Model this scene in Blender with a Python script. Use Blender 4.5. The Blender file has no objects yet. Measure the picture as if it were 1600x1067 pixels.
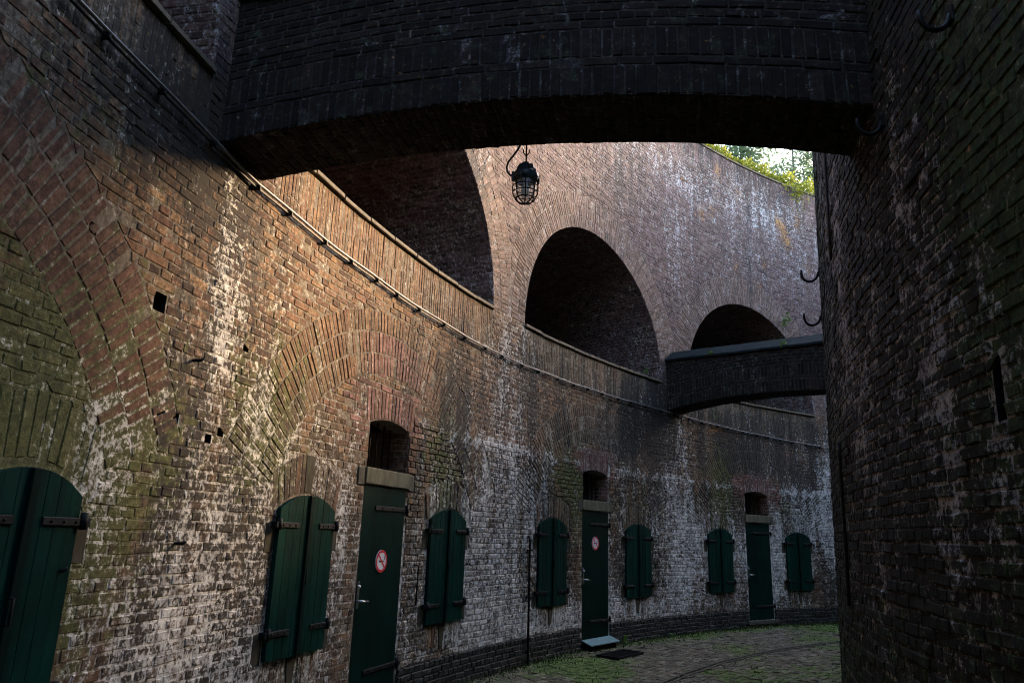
import bpy, bmesh, math, random
import numpy as np
from mathutils import Matrix, Vector

rng = np.random.default_rng(11)
random.seed(5)
S = bpy.context.scene
COL = S.collection
R = math.radians

# ------------------------------------------------------------------ camera
RW = 20.0                    # radius of the curved outer wall (face towards the moat)
PHI, BETA = 0.07565125700979733, 0.28958883276623193
BAY = BETA * RW              # arc length of one bay
CAM = Vector((-17.4006, -0.6838, 1.75))
FPX, PITCH, ROLL = 1134.9, 0.260656, 0.033289
cam_data = bpy.data.cameras.new('camera')
cam_data.sensor_width = 36.0
cam_data.lens = FPX / 1600 * 36
cam_data.clip_start, cam_data.clip_end = 0.05, 400
cam = bpy.data.objects.new('camera', cam_data)
COL.objects.link(cam)
_x = Vector((1, 0, 0)); _u = Vector((0, -math.sin(PITCH), math.cos(PITCH))); _f = Vector((0, math.cos(PITCH), math.sin(PITCH)))
_r = _x * math.cos(ROLL) + _u * math.sin(ROLL); _up = -_x * math.sin(ROLL) + _u * math.cos(ROLL)
M = Matrix.Identity(4)
for i in range(3):
    M[i][0], M[i][1], M[i][2], M[i][3] = _r[i], _up[i], -_f[i], CAM[i]
cam.matrix_world = M
S.camera = cam

# ------------------------------------------------------------------ light
SUN_EL = R(20.5)
SUN_AZ = (1.0, 0.805)         # horizontal direction towards the sun
world = bpy.data.worlds.new('World'); S.world = world; world.use_nodes = True
wn = world.node_tree.nodes; wl = world.node_tree.links
sky = wn.new('ShaderNodeTexSky'); sky.sky_type = 'NISHITA'; sky.sun_disc = False
sky.sun_elevation = SUN_EL; sky.sun_rotation = math.atan2(SUN_AZ[0], SUN_AZ[1])
sky.dust_density = 2.0; sky.air_density = 1.0; sky.ozone_density = 1.0
wn['Background'].inputs['Strength'].default_value = 0.15
wl.new(sky.outputs[0], wn['Background'].inputs['Color'])
sd = bpy.data.lights.new('sun', 'SUN'); sd.energy = 1.15; sd.angle = R(7); sd.color = (1.0, 0.72, 0.42)
sun = bpy.data.objects.new('sun', sd); COL.objects.link(sun)
_h = math.hypot(*SUN_AZ)
sv = Vector((SUN_AZ[0] / _h * math.cos(SUN_EL), SUN_AZ[1] / _h * math.cos(SUN_EL), math.sin(SUN_EL)))
sun.rotation_euler = sv.to_track_quat('Z', 'Y').to_euler(); sun.location = (0, 0, 30)
S.view_settings.view_transform = 'Standard'; S.view_settings.look = 'None'
S.view_settings.gamma = 1.0; S.view_settings.use_curve_mapping = False
S.view_settings.exposure = 3.6
S.cycles.filter_width = 1.05
S.cycles.max_bounces = 6; S.cycles.diffuse_bounces = 3; S.cycles.glossy_bounces = 2; S.cycles.transmission_bounces = 6

# ------------------------------------------------------------------ small helpers
def tag(o, label=None, cat=None, group=None, kind=None):
    if label: o['label'] = label
    if cat: o['category'] = cat
    if group: o['group'] = group
    if kind: o['kind'] = kind
    return o
def link(o, parent=None):
    COL.objects.link(o)
    if parent is not None:
        o.parent = parent
        o.matrix_parent_inverse = PW[parent.name].inverted()
    return o
PW = {}                      # world matrices of parents
def empty(name, loc, label=None, cat=None, group=None, mat=None, parent=None):
    o = bpy.data.objects.new(name, None)
    m = mat if mat is not None else Matrix.Translation(Vector(loc))
    o.matrix_world = m
    link(o, parent); o.matrix_basis = m; PW[o.name] = m
    o.empty_display_size = .1
    return tag(o, label, cat, group, 'thing' if cat else None)
def new_obj(name, me, mat, parent=None, mw=None):
    o = bpy.data.objects.new(name, me)
    if mat is not None and not me.materials: me.materials.append(mat)
    link(o, parent)
    if mw is not None: o.matrix_basis = mw
    PW[o.name] = mw if mw is not None else Matrix.Identity(4)
    return o
def mesh_np(name, V, F, attrs=None, smooth=False):
    """V (n,3), F (m,4) quads"""
    me = bpy.data.meshes.new(name)
    V = np.asarray(V, dtype=np.float32); F = np.asarray(F, dtype=np.int32)
    k = F.shape[1]
    me.vertices.add(len(V)); me.vertices.foreach_set('co', V.ravel())
    me.loops.add(F.size); me.loops.foreach_set('vertex_index', F.ravel())
    me.polygons.add(len(F)); me.polygons.foreach_set('loop_start', np.arange(0, F.size, k, dtype=np.int32))
    try: me.polygons.foreach_set('loop_total', np.full(len(F), k, dtype=np.int32))
    except Exception: pass
    for n, a in (attrs or {}).items():
        at = me.attributes.new(n, 'FLOAT_COLOR', 'POINT')
        at.data.foreach_set('color', np.asarray(a, dtype=np.float32).ravel())
    me.update(); me.validate()
    me.polygons.foreach_set('use_smooth', np.full(len(F), smooth, dtype=bool))
    return me

class MB:
    """collects boxes, tubes, prisms and lathes into one mesh"""
    def __init__(s): s.v = []; s.f = []; s.sm = []
    def add(s, vs, fs, sm=False):
        b = len(s.v); s.v += [tuple(x) for x in vs]
        s.f += [tuple(b + i for i in f) for f in fs]; s.sm += [sm] * len(fs); return s
    def box(s, x0, x1, y0, y1, z0, z1, ch=0.0):
        if ch <= 0:
            vs = [(x, y, z) for z in (z0, z1) for y in (y0, y1) for x in (x0, x1)]
            return s.add(vs, [(0, 2, 3, 1), (4, 5, 7, 6), (0, 1, 5, 4), (2, 6, 7, 3), (0, 4, 6, 2), (1, 3, 7, 5)])
        bm = bmesh.new(); bmesh.ops.create_cube(bm, size=1)
        for v in bm.verts: v.co = Vector(((x0 + x1) / 2 + v.co.x * (x1 - x0), (y0 + y1) / 2 + v.co.y * (y1 - y0), (z0 + z1) / 2 + v.co.z * (z1 - z0)))
        bmesh.ops.bevel(bm, geom=bm.edges[:], offset=ch, segments=1, affect='EDGES')
        return s.frombm(bm)
    def frombm(s, bm):
        bm.verts.ensure_lookup_table(); bm.verts.index_update()
        s.add([v.co[:] for v in bm.verts], [[v.index for v in f.verts] for f in bm.faces]); bm.free(); return s
    def prism(s, poly, y0, y1, ch=0.0):
        """poly in (x,z), extruded along y (y0 front)"""
        bm = bmesh.new(); n = len(poly)
        a = [bm.verts.new((x, y0, z)) for x, z in poly]; b = [bm.verts.new((x, y1, z)) for x, z in poly]
        bm.faces.new(a); bm.faces.new(b[::-1])
        for i in range(n): bm.faces.new((a[i], b[i], b[(i + 1) % n], a[(i + 1) % n]))
        bmesh.ops.recalc_face_normals(bm, faces=bm.faces[:])
        if ch > 0: bmesh.ops.bevel(bm, geom=[e for e in bm.edges if abs(e.verts[0].co.y - y0) < 1e-6 and abs(e.verts[1].co.y - y0) < 1e-6], offset=ch, segments=1, affect='EDGES')
        return s.frombm(bm)
    def tube(s, pts, r, n=8, closed=False):
        pts = [Vector(p) for p in pts]; m = len(pts); vs = []; prev = None
        for i, p in enumerate(pts):
            t = (pts[(i + 1) % m if closed else min(i + 1, m - 1)] - pts[(i - 1) % m if closed else max(i - 1, 0)])
            t = t.normalized() if t.length > 1e-9 else Vector((0, 0, 1))
            if prev is None:
                a = t.orthogonal().normalized()
            else:
                a = (prev - t * prev.dot(t)); a = a.normalized() if a.length > 1e-6 else t.orthogonal().normalized()
            prev = a; b = t.cross(a)
            rr = r[i] if isinstance(r, (list, tuple)) else r
            vs += [p + (a * math.cos(2 * math.pi * k / n) + b * math.sin(2 * math.pi * k / n)) * rr for k in range(n)]
        fs = []
        for i in range(m if closed else m - 1):
            j = (i + 1) % m
            fs += [(i * n + k, i * n + (k + 1) % n, j * n + (k + 1) % n, j * n + k) for k in range(n)]
        if not closed:
            fs += [tuple(range(n - 1, -1, -1)), tuple((m - 1) * n + k for k in range(n))]
        return s.add(vs, fs, True)
    def lathe(s, prof, n=20, c=(0, 0, 0), sm=True):
        vs = [(c[0] + r * math.cos(2 * math.pi * k / n), c[1] + r * math.sin(2 * math.pi * k / n), c[2] + z) for r, z in prof for k in range(n)]
        fs = [(i * n + k, i * n + (k + 1) % n, (i + 1) * n + (k + 1) % n, (i + 1) * n + k) for i in range(len(prof) - 1) for k in range(n)]
        return s.add(vs, fs, sm)
    def mesh(s, name):
        me = bpy.data.meshes.new(name); me.from_pydata(s.v, [], s.f); me.update()
        me.polygons.foreach_set('use_smooth', s.sm); return me
    def build(s, name, mat, parent=None, mw=None): return new_obj(name, s.mesh(name), mat, parent, mw)

def vnoise(x, y, seed=0):
    x = np.asarray(x, float); y = np.asarray(y, float)
    def h(i, j):
        n = np.sin(i * 127.1 + j * 311.7 + seed * 74.7) * 43758.5453
        return n - np.floor(n)
    i, j = np.floor(x), np.floor(y); fx, fy = x - i, y - j
    fx = fx * fx * (3 - 2 * fx); fy = fy * fy * (3 - 2 * fy)
    return (h(i, j) * (1 - fx) + h(i + 1, j) * fx) * (1 - fy) + (h(i, j + 1) * (1 - fx) + h(i + 1, j + 1) * fx) * fy
def fbm(x, y, seed=0, o=4):
    t = 0; a = .5; n = 0
    for k in range(o): t = t + a * vnoise(x * 2 ** k, y * 2 ** k, seed + k * 3.3); n += a; a *= .5
    return t / n

# ------------------------------------------------------------------ materials
class NT:
    def __init__(s, name):
        s.m = bpy.data.materials.new(name); s.m.use_nodes = True
        s.t = s.m.node_tree; s.n = s.t.nodes; s.l = s.t.links
        s.b = s.n['Principled BSDF']; s.out = s.n['Material Output']
    def _set(s, sock, v):
        if v is None: return
        if hasattr(v, 'links') or isinstance(v, bpy.types.NodeSocket): s.l.new(v, sock)
        else: sock.default_value = v
    def math(s, op, a, b=None, c=None, clamp=False):
        n = s.n.new('ShaderNodeMath'); n.operation = op; n.use_clamp = clamp
        for i, v in enumerate((a, b, c)): s._set(n.inputs[i], v) if v is not None else None
        return n.outputs[0]
    def mix(s, fac, a, b, mode='MIX'):
        n = s.n.new('ShaderNodeMix'); n.data_type = 'RGBA'; n.blend_type = mode
        c4 = lambda v: (*v, 1) if isinstance(v, tuple) and len(v) == 3 else v
        s._set(n.inputs[0], fac); s._set(n.inputs[6], c4(a)); s._set(n.inputs[7], c4(b)); return n.outputs[2]
    def noise(s, scale, detail=4, rough=.6, vec=None, dist=0.0):
        n = s.n.new('ShaderNodeTexNoise'); n.inputs['Scale'].default_value = scale; n.inputs['Detail'].default_value = detail
        n.inputs['Roughness'].default_value = rough; n.inputs['Distortion'].default_value = dist
        if vec is not None: s.l.new(vec, n.inputs['Vector'])
        return n.outputs[0]
    def pos(s, sc=(1, 1, 1)):
        g = s.n.new('ShaderNodeNewGeometry'); m = s.n.new('ShaderNodeMapping'); m.inputs['Scale'].default_value = sc
        s.l.new(g.outputs['Position'], m.inputs['Vector']); return m.outputs[0]
    def obj(s, sc=(1, 1, 1)):
        g = s.n.new('ShaderNodeTexCoord'); m = s.n.new('ShaderNodeMapping'); m.inputs['Scale'].default_value = sc
        s.l.new(g.outputs['Object'], m.inputs['Vector']); return m.outputs[0]
    def attr(s, name):
        a = s.n.new('ShaderNodeAttribute'); a.attribute_name = name
        p = s.n.new('ShaderNodeSeparateColor'); s.l.new(a.outputs['Color'], p.inputs[0]); return p.outputs
    def ramp(s, fac, stops):
        r = s.n.new('ShaderNodeValToRGB'); e = r.color_ramp.elements
        while len(e) < len(stops): e.new(.5)
        for i, (p, c) in enumerate(stops): e[i].position = p; e[i].color = (*c, 1)
        s.l.new(fac, r.inputs[0]); return r.outputs[0]
    def smooth(s, v, a, b):
        n = s.n.new('ShaderNodeMapRange'); n.interpolation_type = 'SMOOTHSTEP'
        s.l.new(v, n.inputs[0]); n.inputs[1].default_value = a; n.inputs[2].default_value = b; return n.outputs[0]
    def bump(s, h, strength=.4, dist=.01):
        n = s.n.new('ShaderNodeBump'); n.inputs['Strength'].default_value = strength; n.inputs['Distance'].default_value = dist
        s.l.new(h, n.inputs['Height']); s.l.new(n.outputs[0], s.b.inputs['Normal'])
    def done(s, col, rough=.9, spec=.25, metal=0.0):
        s._set(s.b.inputs['Base Color'], (*col, 1) if isinstance(col, tuple) else col)
        s._set(s.b.inputs['Roughness'], rough); s.b.inputs['Specular IOR Level'].default_value = spec
        s.b.inputs['Metallic'].default_value = metal; return s.m

def masonry(name, palette, red, white, moss, dark, mortar=None, wgain=1.15, spec=.2, rough=.92, bump=.55, wb=-.50, wmo=.10):
    """bricks or their mortar bed. bc = (random, newer brick, second random); st = (lime crust, moss, damp and painted shade, orange lichen)"""
    t = NT(name)
    at = t.n.new('ShaderNodeAttribute'); at.attribute_name = 'st'
    sp = t.n.new('ShaderNodeSeparateColor'); t.l.new(at.outputs['Color'], sp.inputs[0]); st = sp.outputs
    p = t.pos()
    nh = t.noise(24, 4, .82, p, .3)                       # crumbs, finer than a brick
    nl = t.noise(3.6, 4, .66, t.pos((1.3, 1.3, .22)))         # blotches drawn out downwards
    ns = t.noise(2.3, 4, .66, t.pos((1.6, 1.6, .16)))     # runs of water
    nm = t.noise(10, 4, .75, p)
    if mortar is None:
        ba = t.n.new('ShaderNodeAttribute'); ba.attribute_name = 'bc'
        bp = t.n.new('ShaderNodeSeparateColor'); t.l.new(ba.outputs['Color'], bp.inputs[0]); bc = bp.outputs
        col = t.ramp(bc[0], palette)
        col = t.mix(bc[1], col, red)
        gm = t.smooth(t.math('ADD', ba.outputs['Alpha'], t.math('MULTIPLY_ADD', nl, 2.0, -1.0)), .25, .95)
        col = t.mix(t.math('MULTIPLY', gm, .8), col, t.mix(t.smooth(nm, .4, .6), (.075, .066, .046), (.20, .175, .135)))
        hv = t.n.new('ShaderNodeHueSaturation'); t.l.new(col, hv.inputs['Color'])
        t.l.new(t.math('MULTIPLY_ADD', bc[2], .62, .60), hv.inputs['Value'])
        col = hv.outputs[0]; woff = t.math('MULTIPLY_ADD', bc[0], .5, wb + .12)
    else:
        col = mortar; woff = wmo
    col = t.mix(t.smooth(nh, .38, .66), t.mix(1.0, col, (.55, .50, .46), 'MULTIPLY'), col)
    col = t.mix(t.smooth(nm, .42, .62), t.mix(1.0, col, (.70, .66, .58), 'MULTIPLY'), col)
    dv = t.math('ADD', t.math('MULTIPLY_ADD', st[2], 1.15, -.42), t.math('MULTIPLY_ADD', ns, 2.6, -1.3))
    dv = t.math('ADD', dv, t.math('MULTIPLY_ADD', nh, -2.4, 1.2))
    dm = t.smooth(dv, -.2, .55)
    col = t.mix(t.math('MULTIPLY', dm, .88), col, dark)
    mv = t.math('ADD', t.math('MULTIPLY_ADD', st[1], 1.25, -.50), t.math('MULTIPLY_ADD', nm, 3.4, -1.7))
    mv = t.math('ADD', mv, t.math('MULTIPLY_ADD', nl, .8, -.4))
    mm = t.smooth(mv, -.15, .45)
    col = t.mix(t.math('MULTIPLY', mm, .86), col, t.mix(t.smooth(nh, .35, .65), moss, tuple(c * 2.8 for c in moss)))
    wv = t.math('ADD', t.math('MULTIPLY_ADD', st[0], wgain, -.62), t.math('MULTIPLY_ADD', nh, 5.2, -2.6))
    wv = t.math('ADD', wv, t.math('MULTIPLY_ADD', nl, 2.4, -1.2))
    wv = t.math('ADD', wv, woff)
    wm = t.smooth(wv, -.10, .55)
    col = t.mix(t.math('MULTIPLY', wm, .9), col, t.mix(t.smooth(nm, .36, .62), tuple(c * .42 for c in white), white))
    lv = t.smooth(t.math('ADD', t.math('MULTIPLY_ADD', at.outputs['Alpha'], 1.3, -.62), t.math('MULTIPLY_ADD', nh, 4.5, -2.25)), 0, .4)
    col = t.mix(lv, col, (.36, .17, .045))
    t.bump(t.noise(55, 3, .75, p), bump, .007)
    return t.done(col, rough, spec)

LIME = (.68, .64, .60)
MOSS = (.042, .043, .013)
PAL_WALL = [(0, (.105, .058, .044)), (.2, (.20, .105, .070)), (.42, (.27, .155, .095)), (.62, (.34, .215, .125)), (.8, (.22, .135, .10)), (.93, (.40, .27, .17)), (1, (.15, .08, .075))]
m_wall = masonry('wall_brick', PAL_WALL, (.31, .165, .155), LIME, MOSS, (.028, .024, .020), wgain=1.06)
m_wall_mortar = masonry('wall_mortar', None, None, LIME, MOSS, (.03, .026, .024), mortar=(.25, .21, .17), wgain=1.25)
PAL_UP = [(0, (.098, .062, .070)), (.3, (.165, .104, .108)), (.6, (.22, .140, .140)), (.8, (.165, .115, .130)), (1, (.28, .20, .19))]
m_up = masonry('upper_brick', PAL_UP, (.28, .20, .16), (.50, .47, .48), MOSS, (.03, .026, .028))
m_up_mortar = masonry('upper_mortar', None, None, (.52, .50, .52), MOSS, (.03, .026, .028), mortar=(.21, .17, .16))
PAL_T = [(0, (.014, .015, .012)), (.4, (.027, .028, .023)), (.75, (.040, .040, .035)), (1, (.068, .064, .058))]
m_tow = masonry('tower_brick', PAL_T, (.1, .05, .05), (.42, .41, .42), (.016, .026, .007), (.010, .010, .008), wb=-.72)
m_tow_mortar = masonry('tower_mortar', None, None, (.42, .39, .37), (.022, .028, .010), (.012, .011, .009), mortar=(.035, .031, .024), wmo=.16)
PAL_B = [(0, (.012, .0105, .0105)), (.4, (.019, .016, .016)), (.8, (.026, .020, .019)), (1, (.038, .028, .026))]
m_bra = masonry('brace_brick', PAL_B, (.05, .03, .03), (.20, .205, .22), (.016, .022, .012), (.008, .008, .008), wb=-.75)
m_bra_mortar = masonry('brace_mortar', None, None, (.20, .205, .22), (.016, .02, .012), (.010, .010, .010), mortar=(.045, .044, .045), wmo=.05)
PAL_TAR = [(0, (.010, .010, .012)), (.6, (.018, .018, .020)), (1, (.03, .029, .03))]
m_tar = masonry('tarred_brick', PAL_TAR, (.03, .02, .02), (.2, .2, .2), (.02, .026, .01), (.006, .006, .006), rough=.6, spec=.35)
m_tar_mortar = masonry('tarred_mortar', None, None, (.2, .2, .2), (.02, .026, .01), (.006, .006, .006), mortar=(.013, .013, .014), rough=.65)
PAL_G = [(0, (.15, .125, .095)), (.4, (.20, .17, .13)), (.75, (.25, .21, .16)), (1, (.30, .255, .21))]
m_pav = masonry('paving_brick', PAL_G, (.14, .08, .06), (.28, .27, .24), (.04, .062, .010), (.05, .044, .034))
m_pav_bed = masonry('paving_bed', None, None, (.2, .2, .16), (.035, .055, .010), (.02, .018, .014), mortar=(.10, .09, .062))

def simple(name, c, rough=.6, spec=.4, metal=0, var=.25, scale=20, bump=.2, sc=(1, 1, 1), wear=None, tone=0.0, wt=(.62, .72)):
    t = NT(name); p = t.pos(sc)
    n = t.noise(scale, 6, .65, p)
    col = t.mix(t.smooth(n, .3, .75), tuple(x * (1 - var) for x in c), tuple(min(1, x * (1 + var)) for x in c))
    if tone:
        oi = t.n.new('ShaderNodeObjectInfo'); hv = t.n.new('ShaderNodeHueSaturation'); t.l.new(col, hv.inputs['Color'])
        t.l.new(t.math('MULTIPLY_ADD', oi.outputs['Random'], 2 * tone, 1 - tone), hv.inputs['Value']); col = hv.outputs[0]
    if wear:
        w = t.smooth(t.noise(scale * 2.3, 8, .75, t.pos((1, 1, .5))), *wt)
        col = t.mix(w, col, wear)
    t.bump(n, bump, .004)
    return t.done(col, rough, spec, metal)
m_green = simple('green_paint', (.0007, .020, .0148), .6, .04, 0, .4, 7, .25, (1, 1, .25), wear=(.0025, .044, .033), tone=.2, wt=(.56, .74))
m_greenb = simple('green_door_paint', (.0005, .0115, .0087), .5, .05, 0, .4, 5, .12, (1, 1, .3), wear=(.004, .030, .023), tone=.15, wt=(.55, .8))
m_seam = simple('dark_green_strip', (.0008, .007, .0055), .6, .04, 0, .2, 8, .1)
m_iron = simple('black_iron', (.004, .004, .005), .6, .15, 0, .4, 40, .5, wear=(.012, .009, .008))
m_steel = simple('bright_steel', (.55, .56, .58), .25, .5, 1, .1, 30, .05)
m_stone = simple('grey_stone', (.07, .062, .045), .9, .2, 0, .4, 14, .6, wear=(.06, .065, .025))
m_keyst = simple('key_block_stone', (.050, .041, .028), .92, .15, 0, .4, 16, .7, (1, 1, .3), wear=(.04, .042, .018), wt=(.5, .7))
m_lintel = simple('mossy_lintel_stone', (.105, .096, .062), .9, .2, 0, .35, 10, .6, (1, 1, .35), wear=(.075, .08, .025))
m_coping = simple('coping_stone', (.11, .085, .058), .85, .25, 0, .35, 12, .5, wear=(.09, .085, .05))
m_tarcap = simple('tarred_coping', (.008, .013, .014), .8, .10, 0, .5, 7, .7, wear=(.022, .030, .020))
m_cable = simple('grey_conduit', (.16, .15, .145), .5, .4, 0, .3, 18, .2, wear=(.07, .06, .055))
m_cable2 = simple('black_cable', (.012, .012, .013), .45, .5, 0, .2, 18, .1)
m_lampbody = simple('lamp_enamel', (.032, .050, .066), .45, .5, 0, .4, 30, .4, wear=(.07, .09, .11))
m_red = simple('sign_red', (.55, .02, .03), .4, .4, 0, .1, 20, .0)
m_white = simple('sign_white', (.62, .64, .66), .4, .4, 0, .06, 20, .0)
m_black = simple('sign_black', (.02, .02, .022), .5, .4, 0, .1, 20, .0)
m_aqua = simple('aqua_metal', (.13, .21, .21), .5, .4, 0, .25, 18, .2, wear=(.08, .18, .18))
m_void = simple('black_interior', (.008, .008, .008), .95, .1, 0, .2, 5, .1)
m_earth = simple('soil', (.07, .055, .035), .95, .1, 0, .3, 6, .5)
m_floor = simple('gallery_floor', (.22, .18, .15), .9, .2, 0, .3, 6, .5)
m_bark = simple('bark', (.09, .07, .05), .95, .1, 0, .35, 20, .8, (1, 1, .3))
def leafmat(name, c, c2, trans=.5):
    t = NT(name); oi = t.attr('bc')
    col = t.mix(oi[0], c, c2)
    tr = t.n.new('ShaderNodeBsdfTranslucent'); t.l.new(col, tr.inputs['Color'])
    mx = t.n.new('ShaderNodeMixShader'); mx.inputs[0].default_value = trans
    t.done(col, .55, .3); t.l.new(t.b.outputs[0], mx.inputs[1]); t.l.new(tr.outputs[0], mx.inputs[2])
    t.l.new(mx.outputs[0], t.out.inputs['Surface']); return t.m
m_leaf = leafmat('tree_leaf', (.045, .078, .035), (.10, .14, .07), .5)
m_sedum = leafmat('wall_top_leaf', (.09, .13, .012), (.30, .27, .025), .45)
m_weed = leafmat('weed_leaf', (.05, .12, .02), (.13, .21, .04), .35)
m_moss = leafmat('moss_blade', (.020, .033, .006), (.050, .066, .013), .25)
def glassmat():
    t = NT('lamp_glass'); t.b.inputs['Alpha'].default_value = .30
    return t.done((.75, .77, .76), .15, .6)
m_glass = glassmat()
m_bulb = simple('frosted_bulb', (.75, .74, .70), .35, .5, 0, .05, 10, 0)

# ------------------------------------------------------------------ surface maps
def W(s, z, off=0.0):
    """point of the curved wall: s arc length from the middle of the first bay, z height, off towards the moat"""
    a = PHI + np.asarray(s, float) / RW; r = RW - np.asarray(off, float)
    a, r, z = np.broadcast_arrays(a, r, np.asarray(z, float))
    return np.stack([-r * np.cos(a), r * np.sin(a), z], -1)
def frame(s, z=0.0, off=0.0):
    """matrix: local x along the wall, local -y towards the moat, z up"""
    a = PHI + s / RW; p = W(s, z, off)
    return Matrix(((math.sin(a), -math.cos(a), 0, p[0]), (math.cos(a), math.sin(a), 0, p[1]), (0, 0, 1, p[2]), (0, 0, 0, 1)))
RT0, RTB = 15.70, 0.022
def TW(u, z, off=0.0):
    """point of the round tower: u arc length on a 15.6 m circle, growing towards the camera's right"""
    a = PHI - np.asarray(u, float) / 15.6; r = RT0 - RTB * np.asarray(z, float) + np.asarray(off, float)
    a, r, z = np.broadcast_arrays(a, r, np.asarray(z, float))
    return np.stack([-r * np.cos(a), r * np.sin(a), z], -1)
def to_px(P):
    P = np.asarray(P, float) - np.array(CAM)
    rx, ry, rz = P @ np.array(_r), P @ np.array(_up), P @ np.array(_f)
    rz = np.where(rz < .05, np.nan, rz)
    return np.stack([800 + FPX * rx / rz, 533.5 - FPX * ry / rz], -1), rz

BF = np.array([[8, 9, 10, 11], [4, 5, 9, 8], [5, 6, 10, 9], [6, 7, 11, 10], [7, 4, 8, 11], [0, 1, 5, 4], [1, 2, 6, 5], [2, 3, 7, 6], [3, 0, 4, 7]])
def bricks3d(Q, fmap, proud, ch=.0055, base=-.015, jit=.003):
    """Q (n,4,2) front outlines on a surface -> (n,12,3) vertices of chamfered bricks"""
    n = len(Q); Q = Q + rng.normal(0, jit, Q.shape)
    ex = ((Q[:, 1] - Q[:, 0]) + (Q[:, 2] - Q[:, 3])) / 2; ey = ((Q[:, 3] - Q[:, 0]) + (Q[:, 2] - Q[:, 1])) / 2
    lx = np.linalg.norm(ex, axis=1, keepdims=True) + 1e-6; ly = np.linalg.norm(ey, axis=1, keepdims=True) + 1e-6
    c = ch * (0.7 + .8 * rng.random((n, 1, 1)))
    sx = np.array([1, -1, -1, 1])[None, :, None]; sy = np.array([1, 1, -1, -1])[None, :, None]
    cx = np.minimum(c, .3 * lx[:, None]); cy = np.minimum(c, .3 * ly[:, None])
    I = Q + sx * cx * (ex / lx)[:, None] + sy * cy * (ey / ly)[:, None]
    pr = proud[:, None] + rng.normal(0, .0013, (n, 4))
    out = np.empty((n, 12, 3))
    out[:, 0:4] = fmap(Q[..., 0], Q[..., 1], np.full((n, 4), base))
    out[:, 4:8] = fmap(Q[..., 0], Q[..., 1], pr - c[..., 0])
    out[:, 8:12] = fmap(I[..., 0], I[..., 1], pr)
    return out
def st4(st): return np.concatenate([st, np.zeros((len(st), 1))], 1) if st.shape[1] == 3 else st
def brick_attrs(bc, st):
    a = np.repeat(st4(bc), 12, 0)
    b = np.repeat(st4(st), 12, 0).reshape(-1, 12, 4); b[:, :8, 0] += .22 * np.clip(b[:, :8, 0] * 4, .3, 1); b = b.reshape(-1, 4)
    return {'bc': a, 'st': b}
def brick_object(name, V, bc, st, mat, parent, kind='stuff'):
    n = len(V)
    F = (BF[None] + (np.arange(n) * 12)[:, None, None]).reshape(-1, 4)
    o = new_obj(name, mesh_np(name, V.reshape(-1, 3), F, brick_attrs(bc, st)), mat, parent)
    if kind: o['kind'] = kind
    return o
def single_bricks(V, bc, st, mat, parent):
    for i in range(len(V)):
        c = V[i].mean(0)
        me = mesh_np('brick', V[i] - c, BF, brick_attrs(bc[i:i + 1], st[i:i + 1]))
        new_obj('brick', me, mat, parent, Matrix.Translation(Vector(c)))
def largest(V, n=300, extra=None):
    """indices of the bricks that show largest in the picture"""
    px, d = to_px(V[:, 8:12])
    x, y = px[..., 0], px[..., 1]
    area = .5 * np.abs((x[:, 2] - x[:, 0]) * (y[:, 3] - y[:, 1]) - (x[:, 3] - x[:, 1]) * (y[:, 2] - y[:, 0]))
    m = px.mean(1); ok = (m[:, 0] > 2) & (m[:, 0] < 1598) & (m[:, 1] > 2) & (m[:, 1] < 1065)
    if extra is not None: ok &= extra
    area = np.where(ok & np.isfinite(area), area, 0)
    return np.argsort(-area)[:n]

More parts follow.
